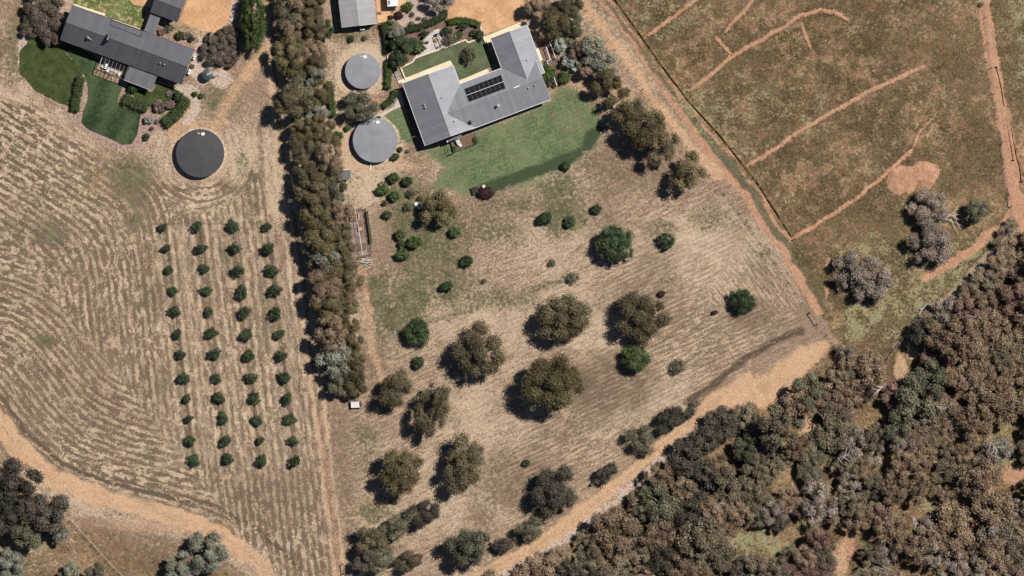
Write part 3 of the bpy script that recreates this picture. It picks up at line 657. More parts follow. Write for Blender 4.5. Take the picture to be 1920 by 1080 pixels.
class Gable:
    """a gabled roof given in photograph pixels: ridge a-b, half widths left / right of a->b (seen on the ground plane)"""
    def __init__(self, a, b, wl, wr, eave, pitch):
        self.a = np.array(P(a)[:2]); self.b = np.array(P(b)[:2]); d = self.b - self.a; self.L = np.linalg.norm(d); self.d = d / self.L
        self.n = np.array([-self.d[1], self.d[0]])           # left of a->b in world space
        self.wl = wl * S; self.wr = wr * S; self.eave = eave; self.t = math.tan(math.radians(pitch))
        self.rz = eave + max(self.wl, self.wr) * self.t
    def z(self, p): return self.rz - abs(float(np.dot(np.array(p) - self.a, self.n))) * self.t
    def at(self, s, o, dz=0.0):
        q = self.a + self.d * s + self.n * o; return (q[0], q[1], self.rz - abs(o) * self.t + dz)
    def build(self, root, roof, trim, wall, gut=True, over=0.55, e0=0.0, e1=0.0, walls=True):
        L = self.L; th = 0.16; m = MB()
        for w in (self.wl, -self.wr):
            top = [self.at(0, 0), self.at(L, 0), self.at(L, w), self.at(0, w)]
            bot = [(x, y, z - th) for x, y, z in top]
            f = [(0, 1, 2, 3), (7, 6, 5, 4), (3, 2, 6, 7), (0, 3, 7, 4), (2, 1, 5, 6)]
            if w > 0: f = [q[::-1] for q in f]
            f = [q[::-1] for q in f]
            m.add(top + bot, f)
        r = m.build('roof', roof, root)
        c = MB()
        for s in (1, -1):
            v = [self.at(0, 0, 0.04), self.at(L, 0, 0.04), self.at(L, s * 0.17, 0.035), self.at(0, s * 0.17, 0.035)]
            c.add(v, [(0, 1, 2, 3) if s < 0 else (3, 2, 1, 0)])
        c.build('ridge_cap', roof, r)
        if gut:
            for w in (self.wl, -self.wr):
                s = 1 if w > 0 else -1
                a = self.at(-0.02, w + s * 0.05, -0.07); b = self.at(L + 0.02, w + s * 0.05, -0.07)
                MB().beam(a, b, 0.13, 0.13).build('gutter', trim, r)
            for sx in (0, L):
                for w in (self.wl, -self.wr):
                    e = -0.03 if sx == 0 else 0.03
                    MB().beam(self.at(sx + e, 0, -0.06), self.at(sx + e, w, -0.06), 0.06, 0.22).build('barge_board', trim, r)
        if walls:
            o = over
            f = [self.a + self.d * (o + e0) + self.n * (self.wl - o), self.a + self.d * (L - o - e1) + self.n * (self.wl - o),
                 self.a + self.d * (L - o - e1) - self.n * (self.wr - o), self.a + self.d * (o + e0) - self.n * (self.wr - o)]
            f = [tuple(q) for q in f]
            ee = self.eave + 0.02
            gm0 = self.a + self.d * (o + e0); gm1 = self.a + self.d * (L - o - e1)
            w = MB().prism(f, 0.0, ee)
            zt = self.rz - 0.22
            w.add([(*f[0], ee), (*f[3], ee), (*gm0, zt)], [(0, 1, 2)]); w.add([(*f[1], ee), (*f[2], ee), (*gm1, zt)], [(2, 1, 0)])
            wo = w.build('wall', wall, root)
            for sidx, (p, q) in enumerate(((f[0], f[1]), (f[3], f[2]))):
                p = np.array(p); q = np.array(q); n = max(2, int(np.linalg.norm(q - p) / 4.2))
                out = self.n if sidx == 0 else -self.n
                ang = math.atan2(self.d[1], self.d[0])
                for k in range(n):
                    c = p + (q - p) * (k + 0.5) / n + out * 0.03
                    if k == n // 2:
                        MB().box((c[0], c[1], 1.05), (0.95, 0.06, 2.08), ang).build('door', trim, root)
                    else:
                        wn_ = MB().box((c[0], c[1], 1.5), (1.6, 0.05, 1.1), ang).build('window', trim, root)
                        c2 = c + out * 0.02
                        MB().box((c2[0], c2[1], 1.5), (1.48, 0.05, 0.98), ang).build('pane', M_GLASS, wn_)
        return r

def vent(parent, g, s_px, name='roof_vent', r=0.13, h=0.4, mat=None):
    p = P(s_px); z = g.z(p[:2])
    m = MB().cyl(p, r, z - 0.2, z + h, 10).cyl(p, r * 1.5, z + h, z + h + 0.12, 10, r * 0.5)
    return m.build(name, mat or M_GALV, parent)

# ---- black roofed house
h1 = empty('house', P((240, 86)), 'long black gable roofed house at the upper left', 'house')
g1 = Gable((126, 43), (353, 126), 34, 33.5, 3.3, 31)
g1.build(h1, M_ROOF1, M_TRIM_D, M_WALL_D)
m = MB().beam(g1.at(0, -g1.wr - 0.13, -0.05), g1.at(g1.L, -g1.wr - 0.13, -0.05), 0.05, 0.06); m.build('fascia_strip', M_TRIM_L, h1)
pb = np.array(P((206, 71))[:2]); zb = g1.z(pb)
ch = MB().box((pb[0], pb[1], zb + 0.45), (0.62, 1.7, 1.7), math.radians(-18)).build('chimney', M_TRIM_D, h1)
for k in (-0.5, 0.0, 0.5):
    q = (pb[0] + k * math.sin(math.radians(18)), pb[1] + k * math.cos(math.radians(18)))
    MB().cyl(q, 0.15, zb + 1.2, zb + 1.55, 10).build('flue', M_GALV, ch)
q = P((166, 73)); zq = g1.z(q[:2])
vt = MB().cyl(q, 0.22, zq - 0.2, zq + 0.35, 14).cyl(q, 0.42, zq + 0.35, zq + 0.7, 14, 0.15).build('turbine_vent', M_TRIM_D, h1)
MB().box((q[0] + 0.25, q[1] + 0.15, zq + 0.62), (0.1, 0.75, 0.08), 0.7).build('vent_blade', M_WHITE, vt)
for sp in ((172, 75), (302, 119), (310, 122)): vent(h1, g1, sp)
# raised skylight frame on the upper slope
fr = []
for (u, v) in (((210, 38), (268, 59)), ((268, 59), (265, 70)), ((265, 70), (208, 48)), ((208, 48), (210, 38))):
    a = P(u); b = P(v)
    fr.append(MB().beam((a[0], a[1], g1.z(a[:2]) + 0.04), (b[0], b[1], g1.z(b[:2]) + 0.04), 0.12, 0.14).build('porch_flashing', M_BLACK, h1))
# lean-to roof
lt = PX([(245, 123), (296, 143), (285, 170), (233, 150)])
MB().prism(lt, [2.75, 2.75, 2.5, 2.5], [2.87, 2.87, 2.62, 2.62]).build('lean_to_roof', M_ROOF1F, h1)
MB().beam((*lt[3], 2.55), (*lt[2], 2.55), 0.12, 0.12).build('gutter', M_TRIM_L, h1)
MB().prism(PX([(249, 128), (291, 145), (282, 165), (239, 149)]), 0, 2.5).build('wall', M_WALL_D, h1)
# breezeway roof and slab edge
bw = PX([(283, 26), (302, 33), (290, 66), (271, 58)])
br = empty('breezeway', P((286, 45)), 'flat grey breezeway roof linking the black house and its garage', 'breezeway')
MB().prism(bw, 2.5, 2.62).build('flat_roof', M_ROOF1F, br)
for q in ((284, 29), (300, 35), (289, 62), (274, 56)):
    MB().cyl(P(q), 0.06, 0, 2.5, 8).build('post', M_TRIM_D, br)
MB().prism(PX([(139, 7), (198, 26), (196, 30), (137, 10)]), 0.0, 0.09).build('veranda_slab', M_CONC, h1)
MB().prism(PX([(212, 36), (273, 58), (272, 60), (211, 39)]), 0.0, 0.085).build('veranda_slab', M_CONC, h1)
# ---- black garage
h1b = empty('garage', P((315, 5)), 'black gable roofed garage at the top edge near the orange drive', 'garage')
g1b = Gable((292, -0.5), (341.5, 18), 26, 25, 3.3, 31)
g1b.build(h1b, M_ROOF1, M_TRIM_D, M_WALL_D)
# ---- pergola
pg = empty('pergola', P((215, 128)), 'open dark rafter pergola beside the black lean-to roof', 'pergola')
pa, pb_, pc, pd = (194, 104), (243, 122), (233.5, 150), (184.5, 131)
def lerp(a, b, t): return (a[0] + (b[0] - a[0]) * t, a[1] + (b[1] - a[1]) * t)
for k in range(8):
    a = lerp(pa, pb_, k / 7); b = lerp(pd, pc, k / 7)
    MB().beam(P(a, 2.52), P(b, 2.52), 0.09 if k else 0.13, 0.14).build('rafter', M_PALE_T if k == 0 else M_TIMBER, pg)
MB().beam(P(pd, 2.38), P(pc, 2.38), 0.12, 0.16).build('beam', M_TRIM_D, pg)
MB().beam(P(lerp(pa, pd, .6), 2.40), P(lerp(pb_, pc, .6), 2.40), 0.08, 0.12).build('beam', M_TRIM_D, pg)
for t in (0.01, 0.5, 0.99):
    MB().cyl(P(lerp(pd, pc, t)), 0.07, 0.0, 2.32, 8).build('post', M_TRIM_D, pg)
tb = empty('outdoor_table', P((201, 119), 0.08), 'white outdoor table with end benches under the pergola', 'table')
an = math.radians(72)
c = P((201, 118)); MB().box((c[0], c[1], 0.80), (2.1, 0.75, 0.06), an).build('table_top', M_WHITE, tb)
for sx in (-0.85, 0.85):
    for sy in (-0.28, 0.28):
        MB().box((c[0] + sx * math.cos(an) - sy * math.sin(an), c[1] + sx * math.sin(an) + sy * math.cos(an), 0.42), (0.07, 0.07, 0.70), an).build('leg', M_WHITE, tb)
def bench(p, rz, L, label, lift=0.08):
    e = empty('bench', P(p, lift), label, 'bench'); c = P(p)
    MB().box((c[0], c[1], lift + 0.44), (L, 0.42, 0.06), rz).build('seat', M_WHITE, e)
    for sx in (-L * .4, L * .4):
        MB().box((c[0] + sx * math.cos(rz), c[1] + sx * math.sin(rz), lift + 0.205), (0.07, 0.36, 0.41), rz).build('leg', M_WHITE, e)
bench((199, 110.5), math.radians(-18), 1.15, 'white bench at the house end of the outdoor table')
bench((197, 127), math.radians(-18), 1.35, 'white bench at the garden end of the outdoor table')
def chair(p, rz, label, mat, lift=0.0):
    e = empty('outdoor_chair', P(p, lift), label, 'chair'); c = P(p); co, si = math.cos(rz), math.sin(rz)
    MB().box((c[0], c[1], lift + 0.42), (0.55, 0.55, 0.08), rz).build('seat', mat, e)
    MB().box((c[0] - 0.27 * si, c[1] + 0.27 * co, lift + 0.69), (0.55, 0.07, 0.46), rz).build('backrest', mat, e)
    for sx in (-.23, .23):
        for sy in (-.22, .22):
            MB().box((c[0] + sx * co - sy * si, c[1] + sx * si + sy * co, lift + 0.19), (0.05, 0.05, 0.38), rz).build('leg', mat, e)
chair((223, 139), 0.6, 'white armchair alone at the right of the pergola patio', M_WHITE, 0.08)
chair((201.5, 132), 2.4, 'white sun chair at the lower end of the pergola table', M_WHITE, 0.08)
def aircon(p, rz, sx, sy, h, label, z=0.0):
    e = empty('air_conditioner', P(p, z), label, 'air conditioner'); c = P(p)
    MB().box((c[0], c[1], z + h / 2), (sx, sy, h), rz).build('casing', M_WHITE, e)
    MB().cyl(c, min(sx, sy) * 0.36, z + h, z + h + 0.02, 14).build('fan_grille', M_GALV, e)
aircon((364.5, 108), math.radians(70), 0.9, 0.4, 0.9, 'white outdoor unit at the top right wall of the black house')
aircon((355.5, 135), math.radians(70), 1.1, 0.5, 1.0, 'white outdoor unit at the lower right wall of the black house')
bn = empty('storage_box', P((361, 124)), 'small dark brown box between the two white outdoor units', 'box')
MB().box((*P((361, 124))[:2], 0.3), (0.7, 0.85, 0.6), math.radians(70)).build('body', M_TIMBER, bn); MB().box((*P((361, 124))[:2], 0.63), (0.76, 0.9, 0.06), math.radians(70)).build('lid', M_TRIM_D, bn)

# ---- tanks
def tank_roof_mat(name, col):
    g = G(name); p = g.pos(); q = g.nt.nodes.new('ShaderNodeSeparateXYZ'); g.put(q.inputs[0], g.mapping(p, (0, 0, math.radians(5))))
    lap = g.math('FRACT', g.math('DIVIDE', q.outputs[0], 0.8)); seam = g.ss(lap, 0, 0.16, 0.80, 1.0)
    n = g.noise(p, 0.35, 4, 0.6); n2 = g.noise(g.mapping(p, scale=(0.4, 3, 1)), 0.9, 3)
    return g.done(g.scale_col(col, g.math('MULTIPLY', seam, g.math('MULTIPLY', g.ss(n, .25, .75, .88, 1.1), g.ss(n2, .2, .8, .95, 1.05)))), 0.5, 0.3)
M_TK_D = tank_roof_mat('black_tank_lid', (0.055, 0.053, 0.060)); M_TK_L = tank_roof_mat('grey_tank_lid', (0.228, 0.230, 0.250))
M_PAD = simple('dusty_pad', (0.44, 0.34, 0.25), .95, .05, .45, 1.2)
M_TKW = simple('grey_tank_wall', (0.30, 0.29, 0.28), 0.7, 0.3, 0.15)
def tank(c, r, h, lidm, label, pipes=()):
    e = empty('water_tank', P(c), label, 'water tank'); w = P(c); R = r * S
    MB().cyl(w, R + 0.42, -0.05, 0.03, 56).build('base_pad', M_PAD, e)
    MB().cyl(w, R - 0.06, 0.03, h - 0.02, 56).build('wall', M_TKW, e)
    n = 56; m = MB(); v = []
    for rr, z in ((R, h - 0.12), (R, h), (R * 0.5, h + 0.12)):
        v += [(w[0] + rr * math.cos(2 * math.pi * k / n), w[1] + rr * math.sin(2 * math.pi * k / n), z) for k in range(n)]
    v.append((w[0], w[1], h + 0.2))
    f = [(a * n + k, a * n + (k + 1) % n, (a + 1) * n + (k + 1) % n, (a + 1) * n + k) for a in (0, 1) for k in range(n)]
    f += [(2 * n + k, 2 * n + (k + 1) % n, 3 * n) for k in range(n)]
    lid = m.add(v, f).build('roof', lidm, e)
    hx, hy = w[0] + 0.12 * R, w[1] + 0.80 * R
    MB().box((hx, hy, h + 0.16), (0.75, 0.6, 0.12), 0.2).build('hatch', M_WHITE, lid)
    MB().cyl((hx - 0.75, hy + 0.1), 0.09, h, h + 0.35, 8).build('inlet_cap', M_WHITE, lid)
    MB().tube([(hx - 1.2, hy + 0.35, h + 0.12), (hx - 0.9, hy - 0.1, h + 0.16)], 0.07).build('strainer', M_WHITE, lid)
    for pts, rad, mt in pipes:
        MB().tube([(X(a), Y(b), z) for a, b, z in pts], rad).build('pipe', mt, e)
    return e
tank((375.7, 287.5), 45.2, 1.6, M_TK_D, 'large round black topped water tank in the cut field')
tank((680.5, 133.5), 33.3, 1.6, M_TK_L, 'smaller round grey topped water tank, nearer the shed', [([(660, 172.5, 0.2), (686, 166.5, 0.25)], 0.12, M_WHITE)])
tank((703.7, 263), 42, 1.6, M_TK_L, 'larger round grey topped water tank, nearer the grey house', [([(693, 320, 0.12), (696, 305, 0.2)], 0.11, M_WHITE), ([(745, 267, 1.1), (778, 256, 2.4)], 0.06, M_GALV)])
st = empty('rainwater_tank', P((390, 141)), 'small galvanised rainwater tank with a conical top', 'rainwater tank'); w = P((390, 140))
MB().cyl(w, 1.22, 0.0, 1.9, 28).build('wall', M_GALV, st)
rf = MB().cyl(w, 1.30, 1.9, 2.35, 28, 0.22).build('conical_roof', simple('dull_galvanised', (0.075, 0.088, 0.092), 0.45, 0.4, 0.25, 2.0, 0.2), st)
MB().cyl(w, 0.24, 2.35, 2.45, 14).build('cap', M_GALV, rf)
MB().box((w[0] + 1.45, w[1] - 0.5, 0.3), (0.4, 0.35, 0.6), 0.3).build('pump', M_TRIM_D, st)

# ---- grey roofed house
h2 = empty('house', P((890, 180)), 'large grey roofed house with three wings and solar panels', 'house')
PIT = 25
gA = Gable((803, 140), (845, 256), 49.5, 50.5, 3.1, PIT)
gB = Gable((843, 212.5), (1017, 147), 44, 42.5, 3.1, PIT)
gC = Gable((955, 60), (988, 149), 35, 37, 3.1, PIT)
# the east slope of wing A is cut back at its lower end: build wing A as a full gable
rA = gA.build(h2, M_ROOF2B, M_TRIM_L, M_WALL_L)
rB = gB.build(h2, M_ROOF2, M_TRIM_L, M_WALL_L, e0=1.0)
rC = gC.build(h2, M_ROOF2B, M_TRIM_L, M_WALL_L, e1=2.0)
for g_, sp in ((gA, (796, 197)), (gA, (798, 202)), (gA, (829, 184)), (gA, (852, 228)), (gC, (988, 114)), (gB, (991, 166)), (gB, (1003, 161))): vent(h2, g_, sp, r=0.16, h=0.3)
vent(h2, gB, (934, 199), 'chimney_flue', 0.24, 1.0, M_GALV)
vent(h2, gB, (882, 230), 'turbine_vent', 0.30, 0.4, M_BLACK)
a = P((963, 166)); b = P((974, 162)); MB().beam((a[0], a[1], gB.z(a[:2]) + .1), (b[0], b[1], gB.z(b[:2]) + .1), 0.22, 0.14).build('ridge_vent', M_TRIM_L, h2)
MB().prism(PX([(836.5, 263), (864.5, 251.2), (866, 257), (838.5, 267.5)]), 2.35, 2.45).build('awning', M_ROOF1F, h2)
MB().prism(PX([(836.5, 263), (838, 262.4), (840, 267), (838.5, 267.5)]), 2.46, 2.52).build('awning_trim', M_TRIM_L, h2)
# solar array
sa = empty('solar_array', P((909, 166)), 'black solar panel array on the grey house roof', 'solar panels')
TL, TR, BL, BR = (870.6, 167.5), (939.7, 141), (879.4, 192), (948, 166.5)
def arr(u, v, dz):
    p = lerp(lerp(TL, TR, u), lerp(BL, BR, u), v); w_ = P(p); return (w_[0], w_[1], gB.z(w_[:2]) + dz)
for r_ in range(2):
    v0 = 0.0 if r_ == 0 else 0.515; v1 = v0 + 0.485
    for k in range(8):
        u0 = k / 8 + 0.0015; u1 = (k + 1) / 8 - 0.0015
        def slab(a0, a1, b0, b1, z0, z1):
            t = [arr(a0, b0, z1), arr(a1, b0, z1), arr(a1, b1, z1), arr(a0, b1, z1)]; bt = [arr(a0, b0, z0), arr(a1, b0, z0), arr(a1, b1, z0), arr(a0, b1, z0)]
            return MB().add(bt + t, [(7, 6, 5, 4), (0, 1, 2, 3), (0, 4, 5, 1), (1, 5, 6, 2), (2, 6, 7, 3), (3, 7, 4, 0)])
        pn = slab(u0, u1, v0, v1, 0.05, 0.11).build('solar_panel', M_PVF, sa)
        mid_ = (v0 + v1) / 2; du = 0.005; dv = 0.010
        slab(u0 + du, u1 - du, v0 + dv, mid_ - dv * .5, 0.10, 0.118).build('cell_half', M_PV, pn)
        slab(u0 + du, u1 - du, mid_ + dv * .5, v1 - dv, 0.10, 0.118).build('cell_half', M_PV, pn)
MB().add([arr(0, .487, .12), arr(1, .487, .12), arr(1, .513, .12), arr(0, .513, .12)], [(3, 2, 1, 0)]).build('rail', M_TRIM_L, sa)
# concrete surrounds, kept as separate slabs
def slabthing(name, pts, h, mat, label, cat):
    return MB().prism(PX(pts), 0.0, h).build(name, mat, label=label, cat=cat, kind='structure')
slabthing('footpath', [(751, 150), (796, 132), (844, 113), (849, 121), (802, 143), (757, 162)], 0.10, M_CONC, 'cream concrete strip along the upper end of the left wing', 'footpath')
slabthing('footpath', [(861, 151), (914, 129), (917, 135), (863, 159)], 0.10, M_CONC, 'cream concrete strip between courtyard lawn and solar roof', 'footpath')
slabthing('apron', [(905, 70), (988, 37), (992, 47), (914, 80)], 0.10, M_CONC, 'cream concrete apron at the upper end of the right wing', 'apron')
slabthing('footpath', [(1001, 78), (1004, 77), (1018, 112), (1013, 115)], 0.10, M_CONC, 'cream concrete strip on the right side of the grey house', 'footpath')
slabthing('footpath', [(748, 158), (757, 158), (801, 276), (784, 283), (776, 262)], 0.06, M_MULCH, 'dark strip of painted shade along the left wall of the grey house', 'garden bed')  # dark slab paints the shade beside the left wing
def wallrun(name, pts, w, h, mat, label, cat, part='block'):
    e = empty(name, P(pts[0]), label, cat)
    for a, b in zip(pts[:-1], pts[1:]):
        L = math.hypot(b[0] - a[0], b[1] - a[1]); n = max(1, int(round(L / 8.5)))
        for k in range(n):
            p = lerp(a, b, (k + 0.02) / n); q = lerp(a, b, (k + 0.98) / n); dz = random.uniform(-0.01, 0.015)
            MB().beam(P(p, (h + dz) / 2), P(q, (h + dz) / 2), w, h + dz).build(part, mat, e)
    return e
wallrun('retaining_wall', [(750, 127), (760, 123), (774, 116), (778, 109), (800, 101), (839, 88), (873, 74.5), (877, 80), (909, 69)], 0.32, 0.35, M_LIME, 'low cream limestone wall along the upper edge of the courtyard lawn', 'retaining wall')
wallrun('retaining_wall', [(752, 128), (761, 150)], 0.32, 0.35, M_LIME, 'low cream limestone wall at the left end of the courtyard lawn', 'retaining wall')
wallrun('retaining_wall', [(827, 57), (839, 88)], 0.25, 0.4, M_LIME, 'short limestone wall beside the arbour', 'retaining wall')
wallrun('retaining_wall', [(834, 24), (838, 40), (841, 41)], 0.25, 0.4, M_LIME, 'short limestone wall at the corner of the gravel yard', 'retaining wall')
wallrun('retaining_wall', [(901, 50), (907, 72), (911, 80)], 0.25, 0.4, M_LIME, 'short limestone wall beside the right wing apron', 'retaining wall')
wallrun('retaining_wall', [(727, 99), (727, 117)], 0.3, 0.4, M_LIME, 'short cream wall between the two clipped hedges', 'retaining wall')
# steps left of courtyard
sp_ = empty('garden_steps', P((746, 140)), 'grey garden steps at the left end of the courtyard', 'steps')
for k in range(4):
    a = lerp((741, 131), (751, 156), k / 4 + 0.02); b = lerp((741, 131), (751, 156), (k + 1) / 4 - 0.02)
    MB().beam(P(a, 0.04 + 0.03 * (4 - k)), P(b, 0.04 + 0.03 * (4 - k)), 0.9, 0.10 + 0.06 * (4 - k)).build('step', M_TKW if k < 3 else M_CONC, sp_)
# deck
M_DECK = simple('oiled_decking', (0.165, 0.098, 0.070), .7, .2, .3, 3.0)
dk_ = empty('timber_deck', P((870, 268)), 'brown timber deck below the grey house', 'deck')
D0, D1, D2, D3 = (845, 266), (889.5, 249), (895.6, 267.7), (851, 285.5)
for k in range(15):
    a0 = lerp(D0, D3, (k + .03) / 15); a1 = lerp(D1, D2, (k + .03) / 15); b0 = lerp(D0, D3, (k + .97) / 15); b1 = lerp(D1, D2, (k + .97) / 15)
    MB().prism(PX([a0, a1, b1, b0]), 0.34, 0.40).build('plank', M_DECK, dk_)
MB().prism(PX([lerp(D0, D2, .02), lerp(D1, D3, .02), lerp(D2, D0, .02), lerp(D3, D1, .02)]), 0.0, 0.33).build('bearer_frame', M_TRIM_D, dk_)
for a, b in ((D1, D2), (D2, D3), (D3, D0)): MB().beam(P(a, .44), P(b, .44), .14, .1).build('shadow_rim', M_TRIM_D, dk_)  # dark rim added so the deck edges look shadowed
rl = empty('deck_railing', P((842, 278), 0.0), 'dark post and rail screen at the left end of the deck', 'railing')
RL = [(838, 268), (844, 289), (851.5, 286.5)]
for p in RL: MB().box((*P(p)[:2], 0.7), (0.12, 0.12, 1.4)).build('post', M_TRIM_D, rl)
for a, b in zip(RL[:-1], RL[1:]):
    for z in (0.5, 1.3): MB().beam(P(a, z), P(b, z), 0.07, 0.1).build('rail', M_TRIM_D, rl)
t2 = empty('dining_table', P((859.5, 267), 0.4), 'pale green dining table on the timber deck', 'table'); c = P((859.5, 267)); an = math.radians(-62)
MB().box((c[0], c[1], 1.12), (1.2, 0.85, 0.05), an).build('table_top', simple('pale_green_paint', (0.42, 0.50, 0.46), 0.5), t2)
for sx in (-.5, .5):
    for sy in (-.33, .33):
        MB().box((c[0] + sx * math.cos(an) - sy * math.sin(an), c[1] + sx * math.sin(an) + sy * math.cos(an), 0.75), (0.06, 0.06, 0.70), an).build('leg', M_WHITE, t2)
chair((863.5, 272.5), math.radians(-150), 'white chair at the garden end of the deck table', M_WHITE, 0.4)
chair((856.5, 263.5), math.radians(30), 'white chair at the house end of the deck table', M_WHITE, 0.4)
# arbour and fire pit
ab = empty('arbour', P((830, 72)), 'dark timber arbour frame beside the fire pit', 'arbour')
A0, A1, A2, A3 = (821, 64), (828.5, 58), (839, 86), (828.5, 84)
for p in (A0, A1, A2, A3): MB().box((*P(p)[:2], 1.1), (0.14, 0.14, 2.2)).build('post', M_TRIM_D, ab)
for a, b in ((A0, A3), (A1, A2), (A0, A1), (A3, A2), (lerp(A0, A3, .8), lerp(A1, A2, .8))): MB().beam(P(a, 2.25 if a in (A0, A1) and b in (A2, A3) else 2.36), P(b, 2.25 if a in (A0, A1) and b in (A2, A3) else 2.36), 0.11, 0.1).build('beam', M_TRIM_D, ab)
fp = empty('fire_pit', P((818.5, 75), 0.04), 'round rusty fire pit on the pale patio', 'fire pit'); c = P((818.5, 75))
for k in range(12):
    a = 2 * math.pi * k / 12; MB().box((c[0] + 0.42 * math.cos(a), c[1] + 0.42 * math.sin(a), 0.2), (0.16, 0.2, 0.32), a).build('stone', M_RUST, fp)
MB().cyl(c, 0.36, 0.05, 0.12, 16).build('ash_bed', M_PATH, fp)
MB().tube([(c[0] - .25, c[1] - .2, .2), (c[0] + .25, c[1] + .2, .24)], 0.06).tube([(c[0] - .25, c[1] + .2, .2), (c[0] + .2, c[1] - .22, .24)], 0.05).build('log', M_TIMBER, fp)
chair((801.5, 79.5), 1.0, 'dark outdoor chair left of the fire pit', M_TRIM_D, 0.04)
chair((797.5, 90.5), 2.0, 'dark outdoor chair at the lower edge of the pale patio', M_TRIM_D, 0.04)
chair((817.5, 66), 0.2, 'dark outdoor chair just above the fire pit', M_TRIM_D, 0.04)

# ---- shed, caravan and yard
sh = empty('shed', P((672, 20)), 'pale grey gabled shed at the top edge', 'shed')
gS = Gable((663, -42), (673.9, 49), 33.5, 33, 3.0, 9)
gS.build(sh, M_ROOF3, M_TRIM_L, M_WALL_L, over=0.15, gut=False)
MB().beam(gS.at(gS.L - .02, 0, -.05), gS.at(gS.L - .02, gS.wl, -.05), .06, .12).build('barge_board', M_TRIM_L, sh)
aircon((679.5, 54.5), math.radians(6), 1.0, 0.45, 0.9, 'white outdoor unit against the lower wall of the grey shed')
cv = empty('caravan', P((735, 0)), 'white caravan parked beside the grey shed', 'caravan'); an = math.radians(3); c = P((735.3, -14))
MB().box((c[0], c[1], 1.55), (2.35, 6.3, 2.1), an).build('body', M_WHITE, cv)
MB().box((*P((730, 5.5))[:2], 2.65), (0.45, 0.95, 0.12), an).build('roof_hatch', simple('grey_hatch', (0.18, 0.19, 0.2), .4, .3), cv)
MB().box((*P((740, -12))[:2], 2.66), (0.7, 0.7, 0.14), an).build('roof_hatch', M_GALV, cv)
MB().box((*P((736.5, 14.6))[:2], 0.75), (1.9, 0.5, 0.5), an).build('front_box', M_GALV, cv)
MB().beam(P((732.5, 14), .5), P((736.8, 23), .45), .1, .12).beam(P((741, 14), .5), P((736.8, 23), .45), .1, .12).build('drawbar', M_TRIM_D, cv)
for sx in (725.9, 745.0):
    for sy in (-10, -18):
        w = P((sx, sy)); wo = MB().tube([(w[0] - .1, w[1], .36), (w[0] + .1, w[1], .36)], .36, 16).build('wheel', M_BLACK, cv)
        MB().tube([(w[0] - .12, w[1], .36), (w[0] + .12, w[1], .36)], .2, 12).build('rim', M_GALV, wo)
mt = MB().box((*P((710.5, 25))[:2], 0.05), (0.95, 0.55, 0.05), .05).build('door_mat', simple('grey_mat', (.10, .09, .1), .9), label='small grey mat on the gravel beside the shed', cat='mat')
# lean-to shelter beside the lower tank
ls = empty('pump_shelter', P((650, 327)), 'small dark flat roofed pump shelter below the lower tank', 'shelter')
MB().prism(PX([(637, 320), (657, 318), (658, 335), (640, 338)]), 1.7, 1.78).build('roof', M_ROOF1F, ls)
MB().beam(P((637, 319.6), 1.76), P((657, 317.6), 1.76), 0.12, 0.12).build('gutter', M_TRIM_L, ls)
for p in ((639, 321), (655.5, 319.5), (656.5, 333.5), (641, 336)): MB().cyl(P(p), .06, 0, 1.7, 8).build('post', M_GALV, ls)
# planter beside the tank
pl_ = empty('planter_box', P((632.5, 293)), 'long narrow timber planter box left of the lower tank', 'planter')
for a, b in (((631, 278), (630, 309)), ((635, 278), (636, 309)), ((631, 278), (635, 278)), ((630, 309), (636, 309))): MB().beam(P(a, .2), P(b, .2), .08, .4).build('board', M_PALE_T, pl_)
MB().prism(PX([(631.5, 279), (634.5, 279), (635.3, 308), (630.7, 308)]), 0.0, .3).build('soil', M_MULCH, pl_)

# ---- vegetable garden
vg = empty('garden_fence', P((675, 435)), 'dark post and rail fence round the vegetable garden', 'fence')
VG = [(652, 394), (686, 391), (698, 476), (664, 484)]
for a, b in zip(VG, VG[1:] + VG[:1]):
    n = 4 if abs(a[1] - b[1]) < 20 else 7
    for k in range(n):
        MB().cyl(P(lerp(a, b, k / n)), .06, 0, 1.5, 7).build('post', M_TIMBER, vg)
    for z in (.1, .75, 1.4): MB().beam(P(a, z), P(b, z), .05, .09).build('rail', M_TIMBER, vg)
sheet('garden_bed', [(653, 395), (685, 392), (697, 476), (664, 483)], 0.02, sheet_mat('trodden_earth', (0.16, 0.12, 0.10), (0.32, 0.25, 0.21), 1.8), 'trodden brown earth inside the vegetable garden', 'garden bed')
nl = MB().tube([P((666, 392), 1.6), P((671, 420), 1.55), (*P((676, 450))[:2], 1.55), P((680, 478), 1.6)], 0.05).build('irrigation_pipe', M_WHITE, label='thin white pipe strung over the vegetable garden', cat='pipe')
def rbed(p, sx, sy, rz, label, fill):
    e = empty('raised_bed', P(p), label, 'raised bed'); c = P(p); co, si = math.cos(rz), math.sin(rz)
    for ox, oy, a, b in ((0, sy / 2, sx, .07), (0, -sy / 2, sx, .07), (sx / 2, 0, .07, sy - .08), (-sx / 2, 0, .07, sy - .08)):
        MB().box((c[0] + ox * co - oy * si, c[1] + ox * si + oy * co, .2), (a, b, .4), rz).build('board', M_TIMBER, e)
    MB().box((c[0], c[1], .15), (sx - .1, sy - .1, .3), rz).build('soil', fill, e)
M_SOILO = simple('orange_soil', (0.45, 0.27, 0.16), .95, .05, .3)
rbed((664, 408), 1.8, 1.4, .1, 'raised bed at the top left of the vegetable garden', M_MULCH)
rbed((672, 407), 1.0, 1.6, .1, 'raised bed of orange soil at the top of the vegetable garden', M_SOILO)
rbed((676, 429), 1.1, .95, .1, 'small square raised bed of orange soil, middle of the vegetable garden', M_SOILO)
rbed((675, 421.5), 1.0, .7, .1, 'dark empty raised bed just above the square orange one', M_MULCH)
rbed((674, 463), 2.9, 1.5, .12, 'wide raised bed at the bottom of the vegetable garden', M_MULCH)
